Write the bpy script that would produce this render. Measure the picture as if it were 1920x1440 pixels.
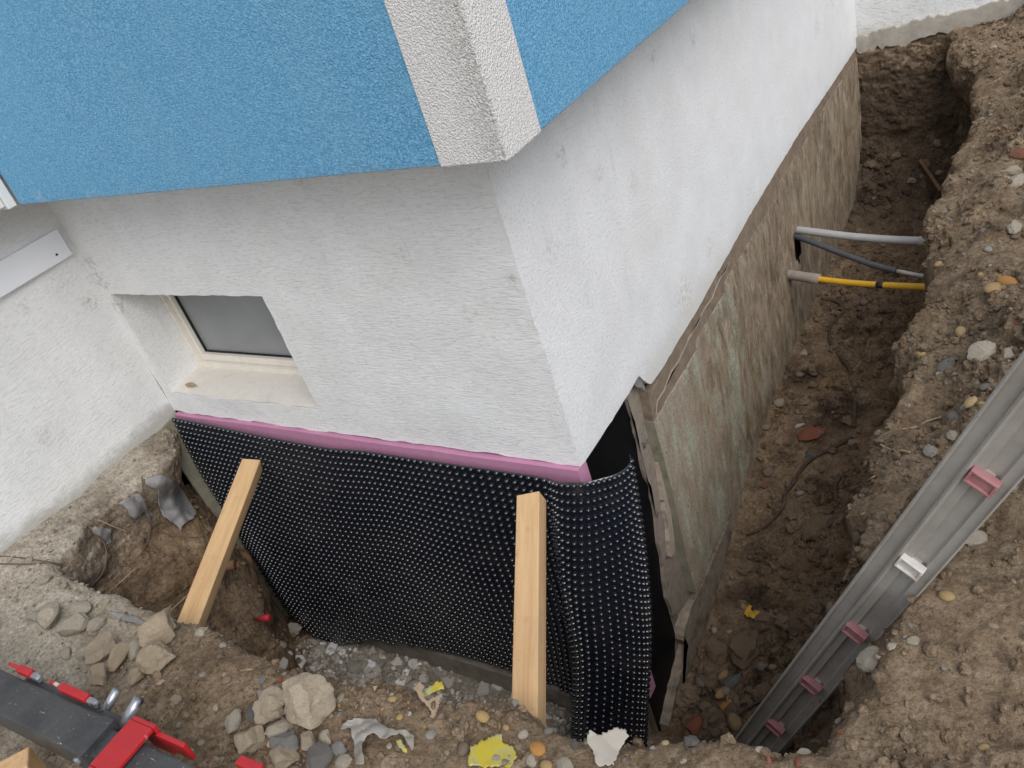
import bpy, bmesh, math, random
import numpy as np
from mathutils import Vector, Matrix
from mathutils.bvhtree import BVHTree

for o in list(bpy.data.objects):
    bpy.data.objects.remove(o)
scene = bpy.context.scene
COL = scene.collection
random.seed(7)
RNG = np.random.default_rng(11)

# ---------------------------------------------------------------- camera
CAM = np.array([1.059, -1.406, 1.379])
CR = np.array([[0.8320, 0.4780, -0.2800], [0.0670, -0.5890, -0.8060], [-0.5500, 0.6520, -0.5220]])
u_, s_, v_ = np.linalg.svd(CR)
CR = u_ @ v_
FPX = 1610.2                      # focal length in pixels of a 1920 px wide frame
cd = bpy.data.cameras.new('camera')
cam = bpy.data.objects.new('camera', cd)
COL.objects.link(cam)
cd.sensor_width = 36.0
cd.lens = FPX / 1920 * 36
cd.clip_start = 0.02
cd.clip_end = 500
M = Matrix.Identity(4)
for i in range(3):
    M[i][0] = CR[0][i]
    M[i][1] = -CR[1][i]
    M[i][2] = -CR[2][i]
    M[i][3] = CAM[i]
cam.matrix_world = M
scene.camera = cam

# ---------------------------------------------------------------- light
SUN_AZ, SUN_EL = math.radians(124), math.radians(47)      # azimuth clockwise from +Y
w = bpy.data.worlds.new('World')
scene.world = w
w.use_nodes = True
wn = w.node_tree.nodes
wl = w.node_tree.links
bg = wn['Background']
sky = wn.new('ShaderNodeTexSky')
sky.sky_type = 'NISHITA'
sky.sun_disc = False
sky.sun_elevation = SUN_EL
sky.sun_rotation = SUN_AZ
sky.air_density = 1.0
sky.dust_density = 1.5
sky.ozone_density = 1.0
hs = wn.new('ShaderNodeHueSaturation')          # overcast: the blue of the sky is veiled
hs.inputs['Saturation'].default_value = 0.50
wl.new(sky.outputs[0], hs.inputs['Color'])
wl.new(hs.outputs[0], bg.inputs['Color'])
bg.inputs['Strength'].default_value = 0.15
sd = bpy.data.lights.new('sun', 'SUN')
sd.energy = 1.75
sd.angle = math.radians(48)
sd.color = (1.0, 0.995, 0.985)
sun = bpy.data.objects.new('sun', sd)
COL.objects.link(sun)
tosun = Vector((math.sin(SUN_AZ) * math.cos(SUN_EL), math.cos(SUN_AZ) * math.cos(SUN_EL), math.sin(SUN_EL)))
sun.rotation_euler = tosun.to_track_quat('Z', 'Y').to_euler()
sun.location = (3, -3, 6)
scene.view_settings.view_transform = 'Standard'
scene.view_settings.look = 'None'
scene.view_settings.gamma = 1
scene.view_settings.exposure = 0.17
scene.view_settings.use_curve_mapping = False
scene.render.engine = 'CYCLES'

# ---------------------------------------------------------------- maths helpers
def ss(a, b, x):
    t = np.clip((x - a) / (b - a), 0, 1)
    return t * t * (3 - 2 * t)

def _h(ix, iy, iz, seed):
    h = (ix * 374761393 + iy * 668265263 + iz * 2147483647 * 3 + seed * 1274126177) & 0xffffffff
    h = ((h ^ (h >> 13)) * 1274126177) & 0xffffffff
    h = h ^ (h >> 16)
    return (h & 0xffff) / 32767.5 - 1.0

def vnoise(p, seed=0):
    """smooth value noise in [-1,1] at the rows of p"""
    f = np.floor(p)
    i = f.astype(np.int64)
    t = p - f
    t = t * t * t * (t * (t * 6 - 15) + 10)
    out = 0
    for dx in (0, 1):
        wx = t[:, 0] if dx else 1 - t[:, 0]
        for dy in (0, 1):
            wy = t[:, 1] if dy else 1 - t[:, 1]
            for dz in (0, 1):
                wz = t[:, 2] if dz else 1 - t[:, 2]
                out = out + wx * wy * wz * _h(i[:, 0] + dx, i[:, 1] + dy, i[:, 2] + dz, seed)
    return out

def fbm(p, freq, octaves=3, gain=0.5, seed=0):
    a, s, tot = 1.0, 0, 0
    for k in range(octaves):
        s = s + a * vnoise(p * freq + 17.3 * k, seed + k)
        tot += a
        a *= gain
        freq *= 2.03
    return s / tot

def catmull(pts, n=8):
    pts = [np.array(p, float) for p in pts]
    if len(pts) < 3:
        return [pts[0] + (pts[1] - pts[0]) * k / n for k in range(n + 1)]
    P = [2 * pts[0] - pts[1]] + pts + [2 * pts[-1] - pts[-2]]
    out = []
    for i in range(1, len(P) - 2):
        a, b, c, d = P[i - 1:i + 3]
        for k in range(n):
            t = k / n
            out.append(.5 * (2 * b + (c - a) * t + (2 * a - 5 * b + 4 * c - d) * t * t + (3 * b - a - 3 * c + d) * t ** 3))
    out.append(pts[-1])
    return out

# ---------------------------------------------------------------- object helpers
def mesh(name, verts, faces, mat=None, smooth=False):
    me = bpy.data.meshes.new(name)
    me.from_pydata([tuple(map(float, v)) for v in verts], [], [tuple(map(int, f)) for f in faces])
    me.validate()
    if smooth:
        me.polygons.foreach_set('use_smooth', [True] * len(me.polygons))
    if mat:
        me.materials.append(mat)
    return me

def quads_mesh(name, V, Q, mat=None, smooth=True, n=4):
    """fast path for big arrays"""
    me = bpy.data.meshes.new(name)
    me.vertices.add(len(V))
    me.vertices.foreach_set('co', np.asarray(V, np.float32).ravel())
    Q = np.asarray(Q, np.int32)
    me.loops.add(Q.size)
    me.loops.foreach_set('vertex_index', Q.ravel())
    me.polygons.add(len(Q))
    me.polygons.foreach_set('loop_start', np.arange(0, Q.size, n, dtype=np.int32))
    me.polygons.foreach_set('loop_total', np.full(len(Q), n, np.int32))
    me.polygons.foreach_set('use_smooth', np.full(len(Q), smooth))
    me.update(calc_edges=True)
    if mat:
        me.materials.append(mat)
    return me

def add(name, me, parent=None):
    o = bpy.data.objects.new(name, me)
    COL.objects.link(o)
    if parent:
        o.parent = parent
        o.matrix_parent_inverse = Matrix.Translation(-parent.location) if parent.type == 'EMPTY' else Matrix.Identity(4)
    return o

def tag(o, label, cat=None, group=None, kind=None):
    o['label'] = label
    if cat:
        o['category'] = cat
    if group:
        o['group'] = group
    if kind:
        o['kind'] = kind
    return o

def empty(name, loc, label, cat, group=None):
    o = bpy.data.objects.new(name, None)
    o.location = loc
    o.empty_display_size = 0.1
    COL.objects.link(o)
    return tag(o, label, cat, group)

def box(x0, x1, y0, y1, z0, z1, bev=0.0):
    bm = bmesh.new()
    bmesh.ops.create_cube(bm, size=1)
    for v in bm.verts:
        v.co = Vector(((x0 + x1) / 2 + v.co.x * (x1 - x0), (y0 + y1) / 2 + v.co.y * (y1 - y0), (z0 + z1) / 2 + v.co.z * (z1 - z0)))
    if bev:
        bmesh.ops.bevel(bm, geom=bm.edges[:], offset=bev, segments=2, affect='EDGES', profile=0.5)
    return bm

def bm_obj(name, bm, mat, parent=None, smooth=False):
    me = bpy.data.meshes.new(name)
    bmesh.ops.recalc_face_normals(bm, faces=bm.faces[:])
    bm.to_mesh(me)
    bm.free()
    me.materials.append(mat)
    if smooth:
        me.polygons.foreach_set('use_smooth', [True] * len(me.polygons))
    return add(name, me, parent)

def merge(parts):
    """several bmeshes into one"""
    out = bmesh.new()
    for b in parts:
        me = bpy.data.meshes.new('tmp')
        b.to_mesh(me)
        b.free()
        out.from_mesh(me)
        bpy.data.meshes.remove(me)
    return out

def tube_data(pts, radii, sides=10, cap=True):
    pts = [np.array(p, float) for p in pts]
    if np.isscalar(radii):
        radii = [radii] * len(pts)
    else:
        radii = np.interp(np.linspace(0, 1, len(pts)), np.linspace(0, 1, len(radii)), radii)
    V, F = [], []
    t0 = pts[1] - pts[0]
    t0 /= np.linalg.norm(t0)
    a = np.array([0, 0, 1.0]) if abs(t0[2]) < .9 else np.array([1.0, 0, 0])
    n = np.cross(t0, a)
    n /= np.linalg.norm(n)
    for i, p in enumerate(pts):
        t = pts[min(i + 1, len(pts) - 1)] - pts[max(i - 1, 0)]
        t /= np.linalg.norm(t) + 1e-12
        n = n - t * (n @ t)
        n /= np.linalg.norm(n) + 1e-12
        b = np.cross(t, n)
        for k in range(sides):
            an = 2 * math.pi * k / sides
            V.append(p + radii[i] * (math.cos(an) * n + math.sin(an) * b))
    for i in range(len(pts) - 1):
        for k in range(sides):
            k2 = (k + 1) % sides
            F.append((i * sides + k, i * sides + k2, (i + 1) * sides + k2, (i + 1) * sides + k))
    if cap:
        F.append(tuple(range(sides))[::-1])
        F.append(tuple((len(pts) - 1) * sides + k for k in range(sides)))
    return V, F

def tube(name, pts, radii, mat, parent=None, sides=10, cap=True):
    V, F = tube_data(pts, radii, sides, cap)
    me = mesh(name, V, F, mat, True)
    return add(name, me, parent)

def plate(name, poly, x0, x1, mat, parent=None, axis=0):
    """extruded polygon; poly is a list of 2-D points in the plane across axis"""
    bm = bmesh.new()
    def P(a, b, c):
        return (c, a, b) if axis == 0 else (a, c, b)
    lo = [bm.verts.new(P(a, b, x0)) for a, b in poly]
    hi = [bm.verts.new(P(a, b, x1)) for a, b in poly]
    n = len(poly)
    bm.faces.new(lo)
    bm.faces.new(hi[::-1])
    for i in range(n):
        bm.faces.new((lo[i], lo[(i + 1) % n], hi[(i + 1) % n], hi[i]))
    bmesh.ops.triangulate(bm, faces=[f for f in bm.faces if len(f.verts) > 4])
    return bm_obj(name, bm, mat, parent)

def ragged(pts, step=0.012, amp=0.006, seed=0):
    """polyline with a torn edge"""
    out = []
    r = random.Random(seed)
    for i in range(len(pts) - 1):
        a, b = np.array(pts[i], float), np.array(pts[i + 1], float)
        L = np.linalg.norm(b - a)
        n = max(1, int(L / step))
        d = (b - a) / L
        nn = np.array([-d[1], d[0]])
        for k in range(n):
            t = (k + (r.random() - .5) * .5) / n if k else 0
            out.append(tuple(a + (b - a) * t + nn * (r.gauss(0, amp) if (k or i) else 0)))
    out.append(tuple(pts[-1]))
    return out

# ---------------------------------------------------------------- materials
class G:
    def __init__(s, name, rough=0.9, spec=0.3):
        s.m = bpy.data.materials.new(name)
        s.m.use_nodes = True
        s.nt = s.m.node_tree
        s.b = s.nt.nodes['Principled BSDF']
        s.b.inputs['Roughness'].default_value = rough
        s.b.inputs['Specular IOR Level'].default_value = spec
        s.tc = s.nt.nodes.new('ShaderNodeTexCoord')
        s.co = s.tc.outputs['Object']

    def put(s, sock, v):
        if isinstance(v, bpy.types.NodeSocket):
            s.nt.links.new(v, sock)
        elif isinstance(v, (tuple, list)) and len(v) == 3 and sock.type == 'RGBA':
            sock.default_value = (*v, 1)
        else:
            sock.default_value = v

    def mapv(s, scale=(1, 1, 1), loc=(0, 0, 0), vec=None):
        n = s.nt.nodes.new('ShaderNodeMapping')
        n.inputs['Scale'].default_value = scale
        n.inputs['Location'].default_value = loc
        s.put(n.inputs['Vector'], vec or s.co)
        return n.outputs[0]

    def noise(s, scale, detail=4, rough=.6, vec=None, dist=0.0):
        n = s.nt.nodes.new('ShaderNodeTexNoise')
        n.inputs['Scale'].default_value = scale
        n.inputs['Detail'].default_value = detail
        n.inputs['Roughness'].default_value = rough
        n.inputs['Distortion'].default_value = dist
        s.put(n.inputs['Vector'], vec or s.co)
        return n.outputs['Fac']

    def voro(s, scale, vec=None, feature='F1', out='Distance'):
        n = s.nt.nodes.new('ShaderNodeTexVoronoi')
        n.feature = feature
        n.inputs['Scale'].default_value = scale
        s.put(n.inputs['Vector'], vec or s.co)
        return n.outputs[out]

    def ramp(s, fac, stops, interp='LINEAR'):
        n = s.nt.nodes.new('ShaderNodeValToRGB')
        n.color_ramp.interpolation = interp
        el = n.color_ramp.elements
        while len(el) < len(stops):
            el.new(0.5)
        for e, (p, c) in zip(el, stops):
            e.position = p
            e.color = (c, c, c, 1) if np.isscalar(c) else (*c, 1)
        s.put(n.inputs[0], fac)
        return n.outputs[0]

    def mix(s, fac, a, b, mode='MIX'):
        n = s.nt.nodes.new('ShaderNodeMix')
        n.data_type = 'RGBA'
        n.blend_type = mode
        n.clamp_factor = True
        s.put(n.inputs[0], fac)
        s.put(n.inputs[6], a)
        s.put(n.inputs[7], b)
        return n.outputs[2]

    def math(s, op, a, b=0.0, c=0.0):
        n = s.nt.nodes.new('ShaderNodeMath')
        n.operation = op
        for k, v in enumerate((a, b, c)):
            s.put(n.inputs[k], v)
        return n.outputs[0]

    def sep(s, vec=None):
        n = s.nt.nodes.new('ShaderNodeSeparateXYZ')
        s.put(n.inputs[0], vec or s.co)
        return n.outputs

    def rng(s, v, a, b, c=0.0, d=1.0):
        n = s.nt.nodes.new('ShaderNodeMapRange')
        n.interpolation_type = 'SMOOTHSTEP'
        for k, q in enumerate((v, a, b, c, d)):
            s.put(n.inputs[k], q)
        return n.outputs[0]

    def spots(s, pts, jitter=0.5):
        """smudge mask: (x,y,z,radius,strength)"""
        nz = s.noise(60, 5, .75)
        acc = None
        for x, y, z, r, k in pts:
            d = s.nt.nodes.new('ShaderNodeVectorMath')
            d.operation = 'DISTANCE'
            s.put(d.inputs[0], s.co)
            d.inputs[1].default_value = (x, y, z)
            f = s.rng(d.outputs['Value'], r * .75, r * .08, 0, k * .75)
            acc = f if acc is None else s.math('MAXIMUM', acc, f)
        return s.math('MULTIPLY', acc, s.ramp(nz, [(.46, 0), (.64, 1)]))

    def bump(s, h, strength=.5, dist=.005, normal=None):
        n = s.nt.nodes.new('ShaderNodeBump')
        n.inputs['Strength'].default_value = strength
        n.inputs['Distance'].default_value = dist
        s.put(n.inputs['Height'], h)
        if normal:
            s.put(n.inputs['Normal'], normal)
        return n.outputs[0]

    def rand(s):
        n = s.nt.nodes.new('ShaderNodeObjectInfo')
        return n.outputs['Random']

    def done(s, color, normal=None, rough=None, metal=None):
        s.put(s.b.inputs['Base Color'], color)
        if normal:
            s.put(s.b.inputs['Normal'], normal)
        if rough is not None:
            s.put(s.b.inputs['Roughness'], rough)
        if metal is not None:
            s.b.inputs['Metallic'].default_value = metal
        return s.m

def m_plaster(name, base, stretch, amp, smudge=(), tintlow=None, tan=()):
    g = G(name, .85, .25)
    v = g.mapv(stretch)
    h1 = g.noise(1.0, 5, .6, v, dist=.8)
    h2 = g.noise(170, 3, .6)
    h3 = g.noise(7, 3, .5)
    h = g.math('ADD', g.ramp(h1, [(.35, 0), (.5, .75), (.62, 1)]), g.math('MULTIPLY', h2, .5))
    col = g.mix(g.ramp(h3, [(.35, 0), (.7, 1)]), base, tuple(c * .93 for c in base))
    col = g.mix(g.ramp(g.noise(2.3, 4, .7), [(.45, 0), (.75, .35)]), col, (base[0] * .86, base[1] * .84, base[2] * .79))
    # shadows of the trowel grooves painted into the colour, then specks and streaks
    col = g.mix(g.ramp(h1, [(.40, .22), (.45, 0)]), col, (.36, .35, .33))
    col = g.mix(g.ramp(h1, [(.50, 0), (.525, .16), (.55, 0)]), col, (.40, .39, .37))
    col = g.mix(g.ramp(g.noise(140, 2, .5), [(.66, 0), (.74, .35)]), col, (.30, .28, .25))
    col = g.mix(g.ramp(g.noise(1.0, 5, .7, g.mapv((26, 26, 2.2), (3, 7, 1))), [(.60, 0), (.76, .28)]), col, (.42, .40, .36))
    if smudge:
        col = g.mix(g.spots(smudge), col, (.20, .18, .15))
    if tintlow:
        z0, z1, tc, k = tintlow
        zz = g.math('ADD', g.sep()[2], g.math('MULTIPLY', g.math('SUBTRACT', g.noise(9, 4, .7), .5), .12))
        col = g.mix(g.rng(zz, z1, z0, 0, k), col, tc)
    if tan:
        col = g.mix(g.spots(tan), col, (.50, .43, .28))
    n = g.bump(h, amp, .0028)
    return g.done(col, n)

WHITE = (.80, .80, .79)
MAT = {}
MAT['plaster_front'] = m_plaster('plaster_front', (.84, .84, .83), (40, 80, 200), .42,
    [(-.32, 0, .62, .05, .6), (-.55, 0, .83, .05, .5), (-.18, 0, .46, .05, .5), (-.02, 0, .55, .05, .7), (-.9, 0, .86, .06, .4),
     (-1.3, 0, .89, .05, .6), (-.62, 0, .3, .05, .3), (-.1, 0, .85, .05, .6), (-1.66, 0, .55, .07, .9), (-1.66, 0, .62, .06, .9), (-1.66, 0, .45, .06, .7)])
MAT['plaster_left'] = m_plaster('plaster_left', (.80, .80, .785), (80, 42, 200), .42,
    [(-1.7, -.42, .22, .09, .5), (-1.7, -.1, .6, .1, .35), (-1.7, -.05, .5, .06, .8), (-1.7, -.25, .6, .05, .5), (-1.7, -.7, .5, .05, .4)],
    (.0, .05, (.36, .34, .30), .75))
MAT['plaster_side'] = m_plaster('plaster_side', (.83, .83, .83), (150, 110, 170), .45,
    [(0, .15, .55, .07, .5), (0, .3, .72, .06, .6), (0, .45, .6, .05, .5), (0, .62, .5, .07, .4), (0, .9, .75, .05, .6), (0, 1.2, .7, .08, .5),
     (0, 1.45, .85, .06, .5), (0, .25, .35, .07, .35), (0, 2.1, .6, .06, .4), (0, .7, .3, .06, .3), (0, 2.9, .35, .1, .7), (0, 3.05, .4, .08, .6), (0, 2.6, .3, .09, .5)],
    (-.06, .05, (.52, .47, .36), .35), [(0, .80, .03, .16, .9), (0, 1.05, .06, .10, .6), (0, 1.5, .05, .1, .4)])
MAT['plaster_far'] = m_plaster('plaster_far', (.78, .78, .77), (40, 40, 80), .5,
    [(.55, 3.3, .12, .05, .8), (.2, 3.3, .2, .06, .4)], (.02, .09, (.40, .40, .38), .85))

def m_blue():
    g = G('blue_render', .85, .25)
    h = g.math('ADD', g.noise(210, 3, .65, dist=.3), g.math('MULTIPLY', g.voro(280), .5))
    c = g.mix(g.ramp(g.noise(250, 2, .5), [(.4, 0), (.65, 1)]), (.095, .29, .49), (.205, .455, .66))
    c = g.mix(g.ramp(g.noise(1.6, 4, .6), [(.4, 0), (.75, .45)]), c, (.16, .39, .59))
    c = g.mix(g.spots([(-1.33, -.2, .925, .05, .8), (-1.42, -.2, .93, .03, .6), (-1.32, -.2, 1.1, .012, 1), (-1.1, -.2, .915, .03, .4)]), c, (.6, .65, .68))
    c = g.mix(g.ramp(g.noise(1.0, 5, .7, g.mapv((9, 9, 1.2))), [(.5, 0), (.8, .35)]), c, (.21, .40, .54))
    c = g.mix(g.ramp(g.noise(45, 3, .6), [(.70, 0), (.76, .5)]), c, (.34, .46, .55))
    edge = g.rng(g.math('ADD', g.sep()[2], g.math('MULTIPLY', g.noise(20, 3), .03)), .945, .925, 0, .30)
    c = g.mix(edge, c, (.20, .28, .34))
    return g.done(c, g.bump(h, .8, .004))
MAT['blue'] = m_blue()

def m_band():
    g = G('white_render', .85, .25)
    h = g.math('ADD', g.noise(210, 3, .65, dist=.3), g.math('MULTIPLY', g.voro(280), .5))
    c = g.mix(g.ramp(g.noise(250, 2, .5), [(.38, 0), (.66, 1)]), (.63, .62, .60), (.80, .79, .77))
    # darker speckle towards the corner arris, on the front face only
    s = g.sep()
    d = g.math('MULTIPLY', g.rng(s[0], .11, .195, 0, 1), g.rng(s[1], -.196, -.198, 0, 1))
    c = g.mix(g.math('MULTIPLY', d, g.ramp(g.noise(150, 3, .7), [(.4, 0), (.62, .75)])), c, (.34, .32, .29))
    return g.done(c, g.bump(h, .8, .005))
MAT['band'] = m_band()

def simple(name, col, rough=.6, spec=.4, var=.12, scale=30, bump=.15, metal=None, dirt=None, dirt_amt=(.5, .75)):
    g = G(name, rough, spec)
    nz = g.noise(scale, 5, .65)
    c = g.mix(g.ramp(nz, [(.3, 0), (.7, 1)]), tuple(x * (1 - var) for x in col), tuple(min(1, x * (1 + var)) for x in col))
    if dirt:
        c = g.mix(g.ramp(g.noise(scale * .35, 6, .72), [(dirt_amt[0], 0), (dirt_amt[1], 1)]), c, dirt)
    return g.done(c, g.bump(nz, bump, .002) if bump else None, None, metal)

MAT['pvc'] = simple('white_plastic_trim', (.80, .81, .84), .35, .5, .02, 8, .02, None, (.55, .52, .46), (.66, .86))
MAT['shutter'] = simple('aged_white_plastic', (.72, .71, .68), .5, .4, .05, 12, .03, None, (.45, .42, .36), (.6, .8))
MAT['frame'] = simple('dusty_window_frame', (.76, .71, .63), .55, .4, .06, 25, .08, None, (.56, .47, .36), (.55, .8))
MAT['sill'] = simple('dusty_sill', (.72, .68, .62), .9, .2, .05, 60, .3, None, (.60, .52, .43), (.55, .85))
MAT['seal'] = simple('black_seal', (.02, .02, .02), .6, .3, .1, 20, 0)
MAT['pink'] = simple('pink_insulation', (.48, .225, .34), .7, .25, .06, 40, .1, None, (.22, .06, .07), (.66, .74))
MAT['bitumen'] = simple('black_bitumen', (.006, .006, .007), .55, .12, .2, 30, .35, None, (.05, .045, .04), (.72, .86))
MAT['concrete'] = simple('old_concrete', (.25, .22, .185), .95, .15, .2, 22, .6, None, (.13, .105, .08), (.5, .7))
MAT['paleconcrete'] = simple('pale_cracked_render', (.42, .38, .32), .95, .15, .15, 22, .6, None, (.30, .27, .23), (.5, .7))
MAT['mortar'] = simple('grey_mortar_layer', (.28, .235, .19), .95, .15, .18, 35, .5, None, (.05, .045, .04), (.58, .70))
MAT['footstrip'] = simple('dirty_footing_render', (.29, .24, .185), .95, .15, .25, 40, .7, None, (.15, .115, .08), (.46, .66))
MAT['cream'] = simple('cream_mortar_edge', (.40, .335, .27), .95, .15, .15, 50, .4)
MAT['brownband'] = simple('soil_stained_plaster', (.235, .18, .132), .95, .15, .2, 24, .5, None, (.13, .095, .066), (.5, .75))

def m_board():
    g = G('weathered_board', .95, .15)
    v = g.mapv((1, 17, 6.5))
    st = g.noise(1.0, 7, .76, v, dist=1.1)
    gr = g.noise(2.8, 4, .6)
    fine = g.noise(160, 4, .7)
    z = g.sep()[2]
    y = g.sep()[1]
    c = g.ramp(st, [(.30, (.055, .038, .025)), (.41, (.165, .12, .08)), (.52, (.29, .222, .155)), (.62, (.40, .325, .24)), (.72, (.56, .50, .40))])
    blot = g.noise(6, 5, .7, g.mapv((1, 1, .7), (2, 5, 1)))
    c = g.mix(g.ramp(g.noise(11, 6, .75, g.mapv((1, 1.3, .8))), [(.45, 0), (.62, .7)]), c, g.ramp(fine, [(.3, (.19, .145, .10)), (.7, (.34, .275, .20))]))
    c = g.mix(g.ramp(blot, [(.52, 0), (.68, .75)]), c, g.ramp(fine, [(.3, (.075, .052, .035)), (.7, (.17, .125, .085))]))
    c = g.mix(g.ramp(blot, [(.30, .6), (.42, 0)]), c, (.36, .31, .24))
    # speckled cement board where less soil clings (near the corner)
    near = g.rng(g.math('ADD', y, g.math('MULTIPLY', g.noise(5, 4), .5)), .85, 1.35, 1, 0)
    flat = g.ramp(fine, [(.3, (.24, .185, .13)), (.5, (.37, .30, .225)), (.7, (.49, .41, .32))])
    c = g.mix(g.math('MULTIPLY', near, .78), c, flat)
    # pale green film where the board shows through
    pv = g.noise(1.0, 5, .65, g.mapv((1, 11, 4.2), (3, 1, 2)), dist=.3)
    gm = g.math('MULTIPLY', g.ramp(pv, [(.46, 0), (.60, 1)]), g.ramp(g.noise(70, 3, .7), [(.36, .1), (.58, 1)]))
    gm = g.math('MULTIPLY', gm, g.rng(g.math('ADD', y, g.math('MULTIPLY', gr, .7)), 1.3, 1.9, .75, .12))
    c = g.mix(gm, c, (.42, .47, .36))
    oc = g.math('MULTIPLY', g.ramp(g.noise(3.1, 4, .6, g.mapv((1, 1.6, 1), (7, 3, 1))), [(.56, 0), (.70, .55)]), g.rng(z, -.2, -.5, 0, 1))
    c = g.mix(oc, c, (.22, .14, .055))
    pits = g.ramp(g.noise(85, 3, .6), [(.30, 1), (.38, 0)])
    c = g.mix(g.math('MULTIPLY', pits, .7), c, (.05, .036, .026))
    h = g.math('ADD', g.math('MULTIPLY', st, .5), g.math('ADD', g.math('MULTIPLY', fine, .5), g.noise(45, 5, .7)))
    return g.done(c, g.bump(h, .55, .005))
MAT['board'] = m_board()
MAT['board_edge'] = simple('board_edge', (.27, .25, .185), .9, .2, .18, 30, .4, None, (.14, .11, .08), (.55, .75))

def m_soil():
    g = G('soil', .97, .12)
    s = g.sep()
    geo = g.nt.nodes.new('ShaderNodeNewGeometry')
    nz = g.nt.nodes.new('ShaderNodeSeparateXYZ')
    g.put(nz.inputs[0], geo.outputs['Normal'])
    big = g.noise(2.2, 5, .65)
    mid = g.noise(14, 5, .7)
    fine = g.noise(95, 5, .75)
    tex = g.ramp(fine, [(.28, .45), (.5, 1.0), (.74, 1.55)])
    # dry, dusty top soil
    dry = g.ramp(mid, [(.28, (.160, .110, .068)), (.5, (.285, .204, .131)), (.72, (.41, .31, .208))])
    pale = g.rng(g.math('ADD', s[0], g.math('MULTIPLY', g.math('SUBTRACT', big, .5), .9)), -.70, -1.15, 0, 1)
    dry = g.mix(pale, dry, g.ramp(mid, [(.3, (.40, .345, .27)), (.7, (.58, .51, .42))]))
    # damp subsoil in the cut faces and on the trench floor
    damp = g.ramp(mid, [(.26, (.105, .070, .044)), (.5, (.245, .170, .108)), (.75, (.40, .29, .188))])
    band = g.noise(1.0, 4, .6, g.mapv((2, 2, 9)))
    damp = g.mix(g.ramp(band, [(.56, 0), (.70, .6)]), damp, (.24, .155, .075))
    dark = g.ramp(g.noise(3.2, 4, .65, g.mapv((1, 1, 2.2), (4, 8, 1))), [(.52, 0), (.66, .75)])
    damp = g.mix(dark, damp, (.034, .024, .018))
    # rubble dust on the floor of the front pit
    dust = g.math('MULTIPLY', g.rng(s[1], .02, -.03, 0, 1), g.math('MULTIPLY', g.rng(s[2], -.93, -1.0, 0, 1), g.math('MULTIPLY', g.rng(s[0], -1.5, -1.38, 0, 1), g.rng(s[0], .0, -.3, 0, 1))))
    damp = g.mix(g.math('MULTIPLY', dust, .9), damp, g.ramp(mid, [(.3, (.28, .24, .19)), (.7, (.45, .40, .335))]))
    dry = g.mix(g.ramp(g.noise(4.3, 5, .7, g.mapv((1, 1, 1), (5, 2, 9))), [(.50, 0), (.66, .65)]), dry, g.ramp(mid, [(.3, (.10, .072, .048)), (.7, (.21, .153, .102))]))
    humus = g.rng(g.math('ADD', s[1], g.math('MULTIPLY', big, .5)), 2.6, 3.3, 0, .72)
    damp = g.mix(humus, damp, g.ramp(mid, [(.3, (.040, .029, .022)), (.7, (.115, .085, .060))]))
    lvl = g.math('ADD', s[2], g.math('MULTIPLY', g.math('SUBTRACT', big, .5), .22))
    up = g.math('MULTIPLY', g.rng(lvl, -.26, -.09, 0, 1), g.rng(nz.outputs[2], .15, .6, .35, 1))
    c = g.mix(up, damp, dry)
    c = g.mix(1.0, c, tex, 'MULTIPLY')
    c = g.mix(g.ramp(g.noise(190, 2, .5), [(.70, 0), (.76, .6)]), c, (.32, .27, .21))
    h = g.math('ADD', g.math('MULTIPLY', fine, 1.0), g.math('MULTIPLY', g.noise(240, 3, .7), .4))
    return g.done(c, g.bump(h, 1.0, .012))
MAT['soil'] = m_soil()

def m_rock(name, cols, speck=(.1, .08, .06), scale=18, bump=.6):
    g = G(name, .92, .2)
    r = g.rand()
    n = len(cols)
    c = g.ramp(r, [(i / n, col) for i, col in enumerate(cols)], 'CONSTANT')
    loc = g.mapv()
    nz = g.noise(scale, 6, .7)
    c = g.mix(1.0, c, g.ramp(nz, [(.25, .62), (.5, 1.0), (.75, 1.3)]), 'MULTIPLY')
    c = g.mix(g.ramp(g.noise(scale * .35, 5, .7), [(.5, 0), (.72, .6)]), c, speck)
    return g.done(c, g.bump(g.math('ADD', nz, g.math('MULTIPLY', g.noise(scale * 6, 4, .7), .4)), bump, .006))
MAT['mortar_lump'] = m_rock('mortar_lump', [(.53, .425, .30), (.58, .48, .355), (.50, .41, .305)], (.32, .235, .155), 26, 1.0)
MAT['greystone'] = m_rock('grey_stone', [(.17, .165, .155), (.13, .12, .11), (.21, .20, .185)], (.13, .10, .07))
MAT['palestone'] = m_rock('pale_stone', [(.34, .30, .235), (.40, .35, .27), (.31, .285, .245)], (.18, .14, .10))
MAT['yellowstone'] = m_rock('yellow_stone', [(.36, .245, .105), (.33, .225, .11), (.40, .29, .155)], (.22, .155, .085), 14, .3)
MAT['orangestone'] = m_rock('orange_stone', [(.42, .20, .05), (.38, .19, .06)], (.25, .14, .06), 12, .3)
MAT['pebble'] = m_rock('pebble', [(.20, .155, .11), (.26, .21, .155), (.17, .13, .092), (.28, .20, .11), (.19, .17, .145), (.22, .16, .11), (.33, .28, .22)], (.13, .10, .068), 16, .35)
MAT['soilclod'] = m_rock('soil_clod', [(.25, .178, .116), (.31, .222, .148), (.21, .15, .102)], (.13, .092, .062), 24, .9)
MAT['brick'] = m_rock('red_brick', [(.25, .09, .055), (.22, .095, .06)], (.15, .10, .07), 30, .6)
MAT['plasterbit'] = m_rock('white_plaster_shard', [(.50, .47, .42), (.42, .385, .34), (.54, .51, .46), (.72, .71, .70), (.36, .325, .28)], (.33, .285, .235), 30, .3)

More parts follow.
